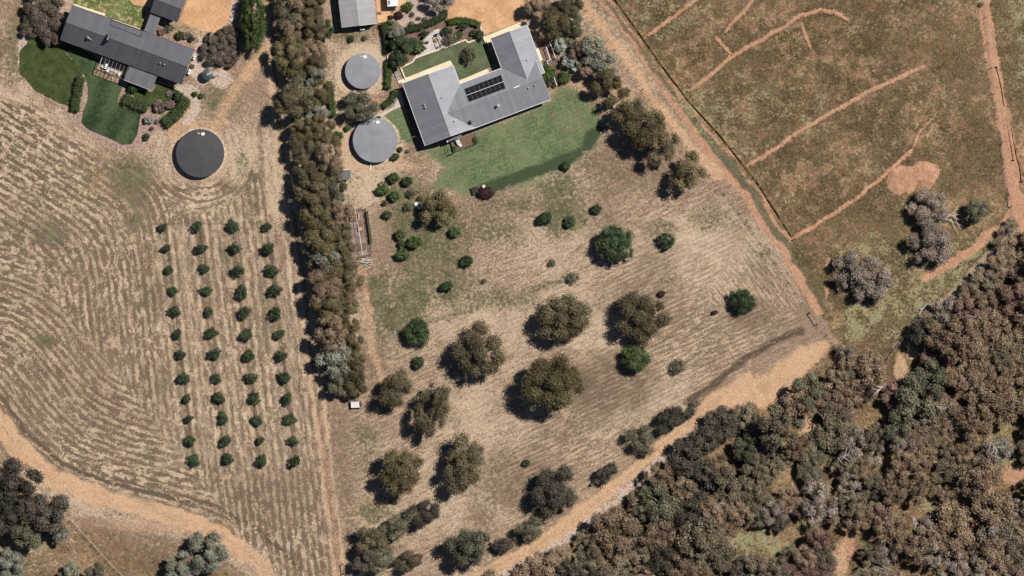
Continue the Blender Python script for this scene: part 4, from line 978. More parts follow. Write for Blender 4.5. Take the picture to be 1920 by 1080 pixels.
lp = empty('log_pile', P((685, 491)), 'pile of bleached cut logs below the vegetable garden', 'log pile')
for k in range(26):
    a = random.uniform(-.35, .35) + (0.2 if k % 2 else -.1); c = (673 + random.random() * 24, 485 + random.random() * 13); L = random.uniform(.5, 1.3)
    z = .1 + .12 * (k % 3); w = P(c)
    MB().tube([(w[0] - L / 2 * math.cos(a), w[1] - L / 2 * math.sin(a), z), (w[0] + L / 2 * math.cos(a), w[1] + L / 2 * math.sin(a), z + .05)], random.uniform(.07, .12), 6).build('log', M_DEAD, lp)
# blue white clutter by the tree
for k, (p, lb) in enumerate((((781, 383), 'white plastic tub beside the olive brown garden tree'), ((784.5, 389), 'small pale blue bucket beside the olive brown garden tree'))):
    e = empty('plastic_tub' if k == 0 else 'bucket', P(p), lb, 'tub' if k == 0 else 'bucket'); c = P(p); mm = M_WHITE if k == 0 else simple('pale_blue_plastic', (.45, .62, .70), .4)
    MB().cyl(c, .38 - .08 * k, 0, .45, 14, .48 - .1 * k).build('body', mm, e); MB().cyl(c, .49 - .1 * k, .45, .48, 14).build('rim', mm, e)
pot = empty('garden_pot', P((907, 350)), 'pale round pot in the plum coloured shrub', 'pot'); c = P((907, 349.5))
MB().cyl(c, .22, 0, 1.5, 14, .34).build('body', M_LIME, pot); MB().cyl(c, .36, 1.5, 1.58, 14).build('rim', M_LIME, pot)

# ---- trailer
tr = empty('box_trailer', P((667.5, 758)), 'small pale box trailer below the tree belt', 'trailer'); c = P((667.5, 758)); an = math.radians(3)
MB().box((c[0], c[1], .58), (2.15, 1.45, .08), an).build('tray_floor', sheet_mat('pale_load', (.55, .50, .46), (.68, .64, .60), 1.5), tr)
for ox, oy, a, b, mt_ in ((0, .75, 2.2, .06, M_GALV), (0, -.75, 2.2, .06, M_GALV), (1.1, 0, .06, 1.45, M_TRIM_D), (-1.1, 0, .06, 1.45, M_GALV)):
    MB().box((c[0] + ox * math.cos(an) - oy * math.sin(an), c[1] + ox * math.sin(an) + oy * math.cos(an), .75), (a, b, .42), an).build('side_panel', mt_, tr)
MB().box((c[0] + .85, c[1] + .05, .66), (.16, .9, .06), an).build('tie_rail', M_TRIM_D, tr)
MB().beam((c[0] + 1.1, c[1] + .45, .5), (c[0] + 2.0, c[1] + .1, .5), .07, .09).beam((c[0] + 1.1, c[1] - .4, .5), (c[0] + 2.0, c[1] + .1, .5), .07, .09).build('drawbar', M_GALV, tr)
MB().tube([(c[0] + 1.95, c[1] + .1, 0), (c[0] + 1.95, c[1] + .1, .5)], .05).build('jockey_wheel', M_BLACK, tr)
for sy in (-.86, .86):
    wo = MB().tube([(c[0] - .1, c[1] + sy - .08, .3), (c[0] - .1, c[1] + sy + .08, .3)], .3, 14).build('wheel', M_BLACK, tr)
    MB().tube([(c[0] - .1, c[1] + sy - .09, .3), (c[0] - .1, c[1] + sy + .09, .3)], .16, 10).build('rim', M_GALV, wo)

# ---- fences
def fence(pts, step, label, h=1.2, post=None, wires=(0.35, 0.75, 1.12), pr=0.07, wr=0.016):
    e = empty('wire_fence', P(pts[0]), label, 'fence'); c = resample(pts, step)
    for p in c:
        MB().cyl((X(p[0]), Y(p[1])), pr * random.uniform(.85, 1.2), -.1, h + random.uniform(-.05, .08), 7).build('post', post or M_TIMBER, e)
    for z in wires: MB().tube([(X(p[0]), Y(p[1]), z) for p in c], wr, 4).build('wire', M_WIRE, e)
    return e
def strainer(a, b, label, h=1.35):
    e = empty('gate_strainer', P(a), label, 'fence strainer')
    for p in (a, b): MB().cyl(P(p), .11, -.1, h, 8).build('post', M_TIMBER, e)
    MB().tube([P(a, h - .12), P(b, h - .12)], .09, 7).build('rail', M_TIMBER, e)
fence([(1844, -15), (1852, 60), (1858, 108), (1863, 150), (1868, 190), (1874, 230), (1880, 272), (1886, 318), (1892, 362)], 40, 'wire fence along the right hand orange track', 1.35, M_TIMBER, wr=.022)
strainer((1892.5, 366), (1897, 386), 'timber strainer frame where the right hand fence meets the cross track')
fence([(1897, 386), (1902, 412)], 26, 'short pale fence stub below the right hand strainer', 1.2, M_DEAD, wr=.03)
fence([(1088, 0), (1150, 85), (1230, 200), (1310, 300), (1390, 400), (1460, 500), (1519, 585)], 22, 'wire fence along the diagonal wheel track', 1.2, wr=.014, pr=.06)
strainer((1519.5, 586), (1533, 607), 'timber strainer frame at the field corner beside the sand')
fence([(1535, 609), (1556, 634), (1582, 668)], 17, 'short wire fence from the field corner towards the wood', 1.2, wr=.02)
fence([(606, 765), (617, 840), (626, 900), (632, 955), (638, 1012), (645, 1075)], 57, 'wire fence with leaning posts below the tree belt', 1.2, M_TIMBER)
strainer((643.5, 1057), (646, 1074), 'timber strainer frame at the bottom of the tree belt fence')
fence([(133, 975), (165, 1010), (205, 1055), (245, 1095)], 18, 'dark wire fence at the bottom left beside the scrub', 1.2, wr=.03)
fence([(1742, 565), (1715, 598), (1690, 640), (1665, 672)], 30, 'old wire fence leaning along the edge of the wood', 1.1, M_DEAD, wr=.02)
def palefence(pts, label):
    e = empty('rail_fence', P(pts[0]), label, 'fence')
    for p in pts: MB().box((*P(p)[:2], .6), (.16, .16, 1.2)).build('post', M_WHITE, e)
    for a, b in zip(pts[:-1], pts[1:]): MB().beam(P(a, 1.1), P(b, 1.1), .12, .1).build('rail', M_WHITE, e)
palefence([(1025.5, 115), (1034, 132), (1044, 160)], 'white rail fence running down beside the bushes right of the grey house')
palefence([(1031, 80), (1036, 94), (1042, 109)], 'outer white rail beside the silver shrubs')
palefence([(1024, 89), (1032, 112), (1026, 115)], 'inner white rail nearest the wall of the grey house')

# ---- fallen timber
def branchy(name, root_px, segs, label, cat, r=.14, mat=None):
    e = empty(name, P(root_px), label, cat)
    for k, pts in enumerate(segs):
        n = len(pts)
        MB().tube([(X(a), Y(b), z) for a, b, z in pts], [max(.03, r * (1 - .7 * i / (n - 1)) * (1 if k == 0 else .62)) for i in range(n)], 6).build('trunk' if k == 0 else 'branch', mat or M_DEAD, e)
branchy('fallen_branch', (1770, 410), [[(1752, 425, .6), (1765, 412, .9), (1780, 405, 1.0), (1800, 402, .9)], [(1770, 410, .9), (1785, 415, .7), (1806, 424, .3)], [(1778, 405, 1), (1790, 396, .9), (1802, 390, .6)], [(1785, 405, 1), (1798, 412, .8), (1812, 410, .4)],
    [(1768, 408, .9), (1778, 402, 1.2), (1786, 400, 1.1)], [(1790, 404, .9), (1795, 420, .5), (1803, 432, .2)], [(1782, 410, .9), (1790, 428, .5), (1796, 440, .2)], [(1765, 375, .8), (1768, 385, 1.2), (1766, 398, 1.0)], [(1768, 385, 1.2), (1774, 378, 1.0), (1770, 370, .6)]],
    'bleached fallen branches between the two grey shrubs', 'branches')
branchy('fallen_branch', (1655, 1065), [[(1636, 1058, .2), (1650, 1066, .25), (1668, 1074, .2)], [(1638, 1064, .2), (1652, 1072, .25), (1664, 1082, .2)], [(1642, 1055, .3), (1660, 1064, .35), (1675, 1070, .2)], [(1648, 1060, .4), (1656, 1070, .4), (1660, 1080, .2)]], 'grey cut logs lying at the bottom of the wood', 'logs', .2)
branchy('fallen_branch', (1735, 570), [[(1722, 590, .2), (1735, 572, .3), (1744, 563, .2)], [(1726, 580, .3), (1738, 572, .3), (1745, 570, .2)]], 'pale fallen log at the upper edge of the wood', 'log', .22)

# ------------------------------------------------------------------ trees and shrubs
def uvs(n=7, k=4):
    v = [(0, 0, 1)]
    for i in range(1, k):
        a = math.pi * i / k
        for j in range(n):
            b = 2 * math.pi * (j + .5 * (i % 2)) / n; v.append((math.sin(a) * math.cos(b), math.sin(a) * math.sin(b), math.cos(a)))
    v.append((0, 0, -1)); f = []
    for j in range(n): f.append((0, 1 + j, 1 + (j + 1) % n))
    for i in range(k - 2):
        for j in range(n):
            a, b = 1 + i * n + j, 1 + i * n + (j + 1) % n; c, d = a + n, b + n
            f += [(a, c, b), (b, c, d)]
    L = len(v) - 1
    for j in range(n): f.append((L, 1 + (k - 2) * n + (j + 1) % n, 1 + (k - 2) * n + j))
    return np.array(v), np.array(f)
CV, CF = uvs()

def leaves(C, Rl, T, leaf, dens, r, low=-0.35, spread=0.75, aspect=0.62, core=0.70, flat=1.0, fuzz=0.58):
    """leaf quads on the skins of lobes: centres C (k,3), radii Rl (k,), tints T (k,) -> tris"""
    V = []; F = []; A = []; base = 0
    cnt = np.maximum(8, (dens * 4 * math.pi * Rl ** 2 * 0.66 / (leaf * leaf * aspect * 0.5)).astype(int))
    idx = np.repeat(np.arange(len(C)), cnt); n = len(idx)
    d = r.normal(size=(n, 3)); d /= np.linalg.norm(d, axis=1)[:, None]
    bad = d[:, 2] < low; d[bad, 2] *= -1
    rad = Rl[idx] * (1.22 - fuzz * 1.05 + fuzz * r.random(n) * 1.15)
    c = C[idx] + d * rad[:, None] * np.array([1, 1, flat])
    nm = d + spread * r.normal(size=(n, 3)) * 0.6; nm /= np.linalg.norm(nm, axis=1)[:, None]
    t = np.cross(nm, r.normal(size=(n, 3))); t /= np.linalg.norm(t, axis=1)[:, None] + 1e-9; b = np.cross(nm, t)
    s = leaf * r.uniform(.65, 1.3, n)[:, None]
    q = np.stack([c - t * s * .5, c + b * s * .5 * aspect, c + t * s * .5, c - b * s * .5 * aspect], 1).reshape(-1, 3)
    k = np.arange(n) * 4
    tri = np.stack([np.stack([k, k + 1, k + 2], 1), np.stack([k, k + 2, k + 3], 1)], 1).reshape(-1, 3)
    tint = np.clip(T[idx] + r.normal(size=n) * .16, 0, 1)
    V.append(q); F.append(tri); A.append(np.repeat(tint, 2)); base = len(q)
    if core > 0:
        for i in range(len(C)):
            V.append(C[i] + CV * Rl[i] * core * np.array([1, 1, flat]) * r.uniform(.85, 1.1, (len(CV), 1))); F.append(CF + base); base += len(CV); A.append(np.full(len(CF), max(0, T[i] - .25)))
    return np.concatenate(V), np.concatenate(F), np.concatenate(A)

def crown(name, R, Hc, zc, nl, leaf, dens, seed, mat, lobe=(.20, .34), rag=0.2, core=.70, spread=.75, asp=1.0, fuzz=.58, limbs=True):
    """crown of half width R, half height Hc, centre zc"""
    r = np.random.default_rng(seed); k = np.arange(nl)
    z = 1 - 1.35 * (k + .5) / nl; a = k * 2.39996 + r.random() * 6
    z = np.clip(z + r.normal(size=nl) * .1, -.4, 1); h = np.sqrt(np.maximum(0, 1 - z * z))
    p1, p2, p3 = r.random(3) * 6.28
    out = 1 + rag * (.6 * np.sin(2 * a + p1) + .5 * np.sin(3 * a + p2) + .4 * np.sin(5 * a + p3)) + rag * .4 * r.normal(size=nl)
    lr = R * r.uniform(*lobe, nl)
    nb = max(5, int(nl / 6)) if nl >= 26 and limbs else 0
    ro = np.clip(out, .5, 1.3) * r.uniform(.72, 1.08, nl)
    C = np.stack([h * np.cos(a) * ro * (R - lr * .55) * asp, h * np.sin(a) * ro * (R - lr * .55) / asp, zc + z * (Hc - lr * .5) * r.uniform(.6, 1.1, nl)], 1)
    if nb:   # gather the lobes round a few limbs so that gaps open between the limbs
        kb = np.arange(nb); zb_ = np.clip(1 - 1.15 * (kb + .5) / nb + r.normal(size=nb) * .08, -.25, 1); ab_ = kb * 2.39996 + r.random() * 6
        hb = np.sqrt(np.maximum(0, 1 - zb_ ** 2)) * r.uniform(.72, 1.22, nb)
        B = np.stack([hb * np.cos(ab_) * R * .84 * asp, hb * np.sin(ab_) * R * .84 / asp, zc + zb_ * Hc * r.uniform(.55, 1.0, nb)], 1)
        own = np.argmin(((C[:, None, :] - B[None]) ** 2).sum(2), 1)
        pull = r.uniform(.40, .62, nl)[:, None]
        C = C * (1 - pull) + B[own] * pull
    C[:, 2] = np.maximum(C[:, 2], lr * .55)
    # inner filling lobes
    ni = max(2, nl // 9); ai = r.random(ni) * 6.28; ri = np.sqrt(r.random(ni)) * .5 * R
    C = np.concatenate([C, np.stack([np.cos(ai) * ri, np.sin(ai) * ri, zc + r.uniform(-.5, .1, ni) * Hc], 1)]); lr = np.r_[lr, R * r.uniform(.26, .36, ni)]
    T = np.clip(.5 + .24 * r.normal(size=len(C)), 0, 1)
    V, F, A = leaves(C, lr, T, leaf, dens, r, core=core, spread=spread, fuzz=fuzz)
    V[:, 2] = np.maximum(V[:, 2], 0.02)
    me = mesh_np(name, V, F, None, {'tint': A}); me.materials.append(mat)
    return me, C, lr

def trunk_mesh(name, zc, R, C, seed, mat=None):
    r = np.random.default_rng(seed + 99); m = MB(); tr_ = max(.05, R * .05)
    m.tube([(0, 0, -.25), (.02 * R, 0, zc * .35), (.04 * R, .03 * R, zc * .8)], [tr_ * 1.3, tr_, tr_ * .7], 8)
    pick = r.permutation(len(C))[:min(7, len(C))]
    for i in pick:
        e = C[i]; s = zc * r.uniform(.3, .6)
        mid_ = (e[0] * .45, e[1] * .45, s + (e[2] - s) * .55)
        m.tube([(0.02 * R, 0, s), mid_, tuple(e)], [tr_ * .7, tr_ * .5, tr_ * .2], 5)
    me = m.mesh(name); me.materials.append(mat or M_BARK); return me

POOL = {}
def pool(key, n, R, Hc, zc, nl, leaf, dens, sp, **kw):
    L = []
    for i in range(n):
        cm, C, lr = crown('crown', R, Hc, zc, nl, leaf, dens, abs(hash_(key)) + i * 31, LEAF[sp], **kw)
        L.append((cm, trunk_mesh('trunk', zc, R, C, i * 7 + 5), R, zc))
    POOL[key] = L
def hash_(s): return sum((i + 1) * ord(c) * 7 for i, c in enumerate(s)) % 9973
def place(entry, px, py, r, label, cat, name, group=None, rot=None, sx=1.0, sy=1.0, hs=1.0):
    cm, tm, R, zc = entry
    k = r * S / R
    e = bpy.data.objects.new(name, None); COL.objects.link(e); e.empty_display_size = .3
    w = P((px, py)); f = 1 - (zc * k * hs) / CAM_H
    e.location = (w[0] * f, w[1] * f, 0.0); e.rotation_euler = (0, 0, random.random() * 6.28 if rot is None else rot); e.scale = (k * sx, k * sy, k * hs)
    tag(e, label, cat, group)
    for nm, me in (('crown', cm), ('trunk', tm)):
        c = bpy.data.objects.new(nm, me); COL.objects.link(c); c.parent = e
    return e
def unique_tree(px, py, rx, ry, rot_deg, sp, zc, label, seed, nl=40, leaf=.40, dens=1.0, cat='tree', name='gum_tree', hc=None, **kw):
    R = (rx + ry) / 2 * S
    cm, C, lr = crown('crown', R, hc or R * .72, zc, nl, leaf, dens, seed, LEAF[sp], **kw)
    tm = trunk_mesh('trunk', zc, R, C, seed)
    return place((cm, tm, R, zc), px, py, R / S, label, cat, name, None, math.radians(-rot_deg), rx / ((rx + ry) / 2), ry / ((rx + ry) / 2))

ORD = ['first', 'second', 'third', 'fourth', 'fifth', 'sixth', 'seventh', 'eighth', 'ninth', 'tenth', 'eleventh', 'twelfth', 'thirteenth', 'fourteenth', 'fifteenth', 'sixteenth', 'seventeenth', 'eighteenth', 'nineteenth', 'twentieth', 'twenty-first', 'twenty-second', 'twenty-third', 'twenty-fourth', 'twenty-fifth', 'twenty-sixth', 'twenty-seventh', 'twenty-eighth', 'twenty-ninth', 'thirtieth', 'thirty-first', 'thirty-second', 'thirty-third', 'thirty-fourth', 'thirty-fifth', 'thirty-sixth', 'thirty-seventh', 'thirty-eighth', 'thirty-ninth', 'fortieth', 'forty-first', 'forty-second', 'forty-third', 'forty-fourth', 'forty-fifth', 'forty-sixth', 'forty-seventh', 'forty-eighth', 'forty-ninth', 'fiftieth']

# --- single trees of the middle field
FT = [
 (1062, 597, 46, 42, 0, 'gum', 4.6, 'round khaki tree in the open field, left of the pair of equal crowns'),
 (1204, 594, 46, 42, 10, 'gum', 4.4, 'round khaki tree with a brown right side, above the bright green tree'),
 (899, 661, 45, 47, 20, 'gum', 5.0, 'large lumpy khaki tree left of the biggest field tree'),
 (1038, 719, 52, 49, -15, 'olive', 6.4, 'biggest spreading olive tree in the middle of the field'),
 (741, 728, 27, 33, 20, 'gum', 4.2, 'small khaki tree just right of the trailer'),
 (813, 766, 30, 47, 15, 'gum', 4.8, 'tall narrow khaki tree right of the trailer tree'),
 (870, 872, 36, 52, 15, 'gum', 4.6, 'long oval khaki tree above the bottom scrub'),
 (750, 886, 40, 38, -10, 'olive', 5.2, 'yellow olive tree with a big shadow above the pink rubble'),
 (1038, 920, 37, 43, 25, 'dusk', 4.0, 'dark dense tree beside the sand track'),
 (876, 1025, 38, 36, -20, 'dull', 4.6, 'dark grey green tree at the bottom, left of the sand track'),
 (795, 962, 28, 24, -30, 'dusk', 3.2, 'upper dark tree of the slanting pair at the bottom'),
 (748, 986, 34, 23, -30, 'dull', 3.0, 'lower dark tree of the slanting pair at the bottom'),
 (695, 1015, 30, 28, 0, 'gum', 3.4, 'khaki tree at the left end of the bottom clump'),
 (715, 1048, 27, 24, 0, 'dull', 3.0, 'grey green tree in the middle of the bottom clump'),
 (768, 1051, 28, 17, -12, 'gum', 2.6, 'low tree at the right end of the bottom clump'),
 (684, 1050, 22, 22, 0, 'dusk', 3.0, 'dark tree at the lower left of the bottom clump'),
 (993, 992, 28, 20, -25, 'dull', 2.4, 'low grey green tree below the dark dense tree'),
 (945, 1021, 20, 15, -25, 'dusk', 2.0, 'small dark tree at the left edge of the sand track'),
 (1262, 785, 36, 21, -32, 'dusk', 2.6, 'very dark oval bush hugging the sand track'),
 (1203, 824, 27, 25, 0, 'dull', 2.4, 'thin grey see-through bush above the sand track'),
 (1135, 887, 22, 16, -40, 'dusk', 2.0, 'small dark oval bush beside the sand track'),
 (1152, 457, 31, 33, 0, 'green', 3.4, 'rounded dark green tree alone in the upper field'),
 (1250, 452, 16, 14, 0, 'green', 1.4, 'small rounded dark green tree right of the larger green one'),
 (1393, 564, 23, 20, 0, 'green', 2.0, 'dark green tree on scorched ground at the right of the field'),
 (1193, 671, 24, 22, 0, 'bright', 2.6, 'bright green leafy tree below the khaki tree'),
 (1272, 687, 14, 14, 0, 'dull', 1.3, 'small sparse pale green tree right of the bright green tree'),
 (780, 624, 24, 21, 0, 'green', 1.9, 'dark green dome shaped tree left of the lumpy khaki tree'),
 (824, 389, 32, 33, 0, 'olive', 3.6, 'olive brown tree among the garden bushes'),
 (1172, 200, 34, 32, 0, 'olive', 5.2, 'upper olive gum of the big clump below the diagonal track'),
 (1205, 240, 38, 38, 0, 'olive', 5.6, 'middle olive gum of the big clump below the diagonal track'),
 (1240, 268, 30, 36, 0, 'gum', 5.0, 'lower khaki gum of the big clump below the diagonal track'),
 (1292, 323, 28, 33, 20, 'olive', 5.6, 'single olive gum casting a ragged shadow near the diagonal track'),
 (475, 38, 23, 50, 0, 'limehedge', 3.6, 'tall fresh green tree at the top between the house and the tree belt'),
 (677, 200, 38, 28, -10, 'dull', 3.4, 'broad grey green tree between the two grey topped tanks'),
]
for i, (px, py, rx, ry, ro, sp, zc, lb) in enumerate(FT):
    R_ = (rx + ry) / 2
    rx *= 1.08; ry *= 1.08; zc *= .86
    unique_tree(px, py, rx, ry, ro, sp, zc, lb, 300 + i * 13, nl=int(np.clip(R_ * 1.25, 16, 62)), leaf=.34 if R_ > 26 else .27, dens=.62 if sp == 'dull' and R_ < 28 else (.74 if sp in ('gum', 'olive') else .85),
                rag=.32 if sp in ('gum', 'olive', 'dull', 'dusk') else .15, lobe=(.13, .30) if R_ > 30 else (.18, .36), core=.0 if i in (19, 25) else (.48 if sp in ('gum', 'olive', 'dull') else .6), limbs=sp in ('gum', 'olive', 'dull', 'dusk'), fuzz=.60 if sp in ('gum', 'olive', 'dull', 'dusk') else .58, hc=min(R_ * S * .72, zc * .92),
                name='gum_tree' if sp in ('gum', 'olive', 'dull', 'dusk') else 'leafy_tree')

# --- orchard
pool('orch', 7, 1.45, 1.05, 1.15, 18, .22, .8, 'green', lobe=(.18, .40), rag=.34, core=.55)
ORCH = [[(305, 427), (311, 466), (316, 507), (324, 547), (326, 584), (331, 627), (338, 666), (343, 710), (350, 748), (354, 786), (357, 827), (362, 863)],
 [(370, 425), (377, 467), (383, 505), (386, 547), (391, 586), (396, 625), (402, 665), (405, 710), (410, 747), (418, 785), (423, 828), (427, 861)],
 [(435, 425), (441, 467), (446, 508), (453, 549), (457, 588), (461, 628), (466, 668), (470, 709), (476, 748), (481, 790), (487, 827), (490, 865)],
 [(500, 427), (503, 467), (509, 508), (514, 545), (517, 588), (523, 628), (528, 668), (533, 709), (538, 748), (543, 787), (548, 827), (553, 866)]]
OR_R = [[9, 9, 9, 9.5, 12, 10.5, 10, 10.5, 10, 9, 11, 13], [11.5, 11, 10, 11, 11.5, 13, 12.5, 12, 12, 11.5, 12, 11.5], [12.5, 12.5, 13.5, 13.5, 13, 12, 12.5, 12, 13, 12.5, 8.5, 11], [10, 13.5, 12, 12.5, 12, 11, 12, 12, 12, 12, 11, 12]]
RN = ['leftmost', 'second', 'third', 'rightmost']
for a, (col_, rr) in enumerate(zip(ORCH, OR_R)):
    for b, ((px, py), r_) in enumerate(zip(col_, rr)):
        place(POOL['orch'][(a * 3 + b * 2) % 7], px + 1, py - 1, r_ * .93, 'small dark green orchard tree, %s from the top of the %s row' % (ORD[b], RN[a]), 'fruit tree', 'fruit_tree', 'orchard trees planted in four rows', sx=random.uniform(.85, 1.2), sy=random.uniform(.85, 1.15), hs=random.uniform(.7, 1.2))

# --- tree belt
pool('b_olive', 5, 3.6, 2.8, 4.2, 34, .32, .85, 'olive', rag=.25, lobe=(.20, .32))
pool('b_gum', 4, 3.6, 2.8, 4.2, 34, .32, .85, 'gum', rag=.25, lobe=(.20, .32))
pool('b_brown', 3, 3.6, 2.8, 4.2, 34, .32, .85, 'brown', rag=.22, lobe=(.18, .30))
pool('b_sage', 3, 3.0, 2.2, 3.2, 26, .34, .8, 'sage', rag=.25, lobe=(.20, .32))
pool('b_dull', 3, 3.4, 2.5, 3.6, 28, .34, .95, 'dull', rag=.22)
def beltx(y): return np.interp(y, [-20, 100, 250, 400, 500, 600, 700, 760], [564, 567, 587, 613, 628, 638, 650, 654])
belt = []
SPB = ['b_olive', 'b_gum', 'b_brown', 'b_olive', 'b_gum', 'b_sage', 'b_olive', 'b_dull']
rb = np.random.default_rng(21)
yy = -12
k = 0
while yy < 725:
    hw = 22 if yy < 680 else 14
    belt.append(('left', beltx(yy) - hw + rb.uniform(-6, 5), yy + rb.uniform(-7, 7), rb.uniform(21, 33), SPB[rb.integers(0, len(SPB))]))
    belt.append(('right', beltx(yy) + hw + rb.uniform(-5, 4), yy + 14 + rb.uniform(-6, 6), rb.uniform(20, 29), SPB[rb.integers(0, len(SPB))]))
    yy += 29
WORD = {'b_olive': 'olive gum tree', 'b_gum': 'khaki gum tree', 'b_brown': 'brown gum tree', 'b_sage': 'pale sage coloured tree', 'b_dull': 'grey green tree'}
cn = {'left': 0, 'right': 0}
for side, bx, by, r_, sp in belt:
    place(POOL[sp][rb.integers(0, len(POOL[sp]))], bx, by, r_, '%s in the long belt, %s from the top on its %s side' % (WORD[sp], ORD[cn[side]], side), 'tree', 'gum_tree', 'trees of the long belt', sx=rb.uniform(.88, 1.12), sy=rb.uniform(.88, 1.12), hs=rb.uniform(.85, 1.2))
    cn[side] += 1
# --- trees right of the grey house
HE = [(1012, 14, 26, 'b_brown', 'brown gum at the top, above the right wing of the grey house'), (1040, 40, 30, 'b_olive', 'wide olive gum beside the right wing of the grey house'), (1066, 12, 26, 'b_gum', 'khaki gum at the top edge beside the diagonal track'),
      (1074, 48, 22, 'b_dull', 'grey green tree beside the top of the diagonal track'), (1108, 92, 28, 'b_sage', 'pale sage tree beside the diagonal track'), (1130, 120, 26, 'b_sage', 'lower pale sage tree beside the diagonal track'), (1088, 96, 20, 'b_brown', 'brown tree between the white shrubs and the sage trees'),
      (1098, 128, 18, 'b_brown', 'small brown tree below the white shrubs'), (1138, 152, 28, 'b_olive', 'dark olive gum at the end of the clump right of the grey house'), (1070, 78, 14, 'b_dull', 'small green tree tucked beside the upper white shrub')]
for px, py, r_, sp, lb in HE: place(POOL[sp][(px // 7) % len(POOL[sp])], px, py, r_, lb, 'tree', 'gum_tree')

# --- wood at the bottom right
pool('w_brown', 6, 4.3, 2.7, 4.4, 50, .38, .80, 'brown', rag=.26, lobe=(.10, .27), core=.5, fuzz=.9, spread=1.0)
pool('w_gum', 4, 4.3, 2.7, 4.4, 50, .38, .80, 'wgum', rag=.26, lobe=(.10, .27), core=.5, fuzz=.9, spread=1.0)
pool('w_rust', 2, 4.0, 2.6, 3.8, 30, .40, .85, 'rust', rag=.2, lobe=(.18, .30))
pool('w_dull', 3, 4.0, 2.6, 3.6, 30, .38, .8, 'dull', rag=.22, lobe=(.18, .30))
pool('w_grey', 3, 3.8, 2.3, 3.0, 34, .32, .6, 'grey', rag=.22, lobe=(.15, .26), core=.45)
pool('w_dusk', 2, 4.2, 2.6, 4.0, 46, .40, .9, 'dusk', rag=.26, lobe=(.10, .27), core=.5, fuzz=.9, spread=1.0)
WOOD = [(895, 1108), (985, 1068), (1075, 1012), (1175, 925), (1232, 884), (1288, 830), (1335, 777), (1400, 765), (1462, 778), (1474, 738), (1548, 700), (1590, 650), (1640, 640), (1680, 680), (1720, 660), (1700, 630), (1745, 590), (1795, 555), (1835, 520), (1868, 480), (1890, 440), (1935, 415), (1960, 420), (1960, 1110)]
CLEAR = [(1420, 1012, 52, 24), (1500, 988, 22, 12), (1585, 1030, 20, 50), (1690, 690, 16, 30), (1712, 662, 14, 12), (1515, 800, 20, 16), (1890, 800, 22, 14), (1905, 885, 30, 26), (1725, 950, 26, 14), (1865, 840, 34, 26), (1640, 775, 10, 24), (1560, 880, 12, 30), (1480, 905, 26, 10), (1660, 870, 12, 18), (1800, 740, 10, 14), (1380, 880, 8, 14), (1700, 1060, 20, 14), (1830, 960, 10, 14), (1625, 1000, 14, 12)]
wr_ = np.random.default_rng(77); wpts = []
for _ in range(9000):
    c = (wr_.uniform(900, 1955), wr_.uniform(400, 1108)); r_ = 24 + 19 * wr_.random() ** 1.4 - (6 if wr_.random() < .25 else 0)
    if not inside(np.array([c[0]]), np.array([c[1]]), WOOD)[0]: continue
    if dist_line(np.array([c[0]]), np.array([c[1]]), WOOD)[0] < r_ * .48 and c[0] < 1940 and c[1] < 1095: continue
    if any(math.hypot((c[0] - q[0]) / (q[2] + r_ * .75), (c[1] - q[1]) / (q[3] + r_ * .75)) < 1 for q in CLEAR): continue
    if any(math.hypot(c[0] - q[0], c[1] - q[1]) < (r_ + q[2]) * .56 for q in wpts): continue
    wpts.append((c[0], c[1], r_))
def wood_species(px, py):
    u = wr_.random()
    if py > 1060 and 1480 < px < 1560: return 'w_rust'
    if px > 1760 and py < 860: return 'w_brown' if u < .8 else ('w_gum' if u < .92 else 'w_rust')
    if px < 1300 : return 'w_brown' if u < .35 else ('w_gum' if u < .7 else ('w_dull' if u < .9 else 'w_dusk'))
    if px < 1480: return 'w_gum' if u < .45 else ('w_brown' if u < .75 else ('w_dull' if u < .9 else 'w_dusk'))
    return 'w_brown' if u < .46 else ('w_gum' if u < .62 else ('w_dull' if u < .74 else ('w_grey' if u < .92 else 'w_rust')))
WW = {'w_brown': 'brown gum', 'w_gum': 'khaki gum', 'w_rust': 'rusty brown gum', 'w_dull': 'grey green gum', 'w_grey': 'pale grey twiggy tree', 'w_dusk': 'very dark gum'}
bands = {}
for q in wpts: bands.setdefault(int((1110 - q[1]) // 40), []).append(q)
for bnd in sorted(bands):
    for j, q in enumerate(sorted(bands[bnd])):
        sp = wood_species(q[0], q[1])
        place(POOL[sp][wr_.integers(0, len(POOL[sp]))], q[0], q[1], q[2] * 1.04, '%s in the wood, %s from left in %s rank up' % (WW[sp], ORD[j], ORD[bnd]), 'tree', 'gum_tree', 'gum trees of the wood', sx=wr_.uniform(.85, 1.15), sy=wr_.uniform(.85, 1.15), hs=wr_.uniform(.7, 1.2))
print('wood trees', len(wpts))
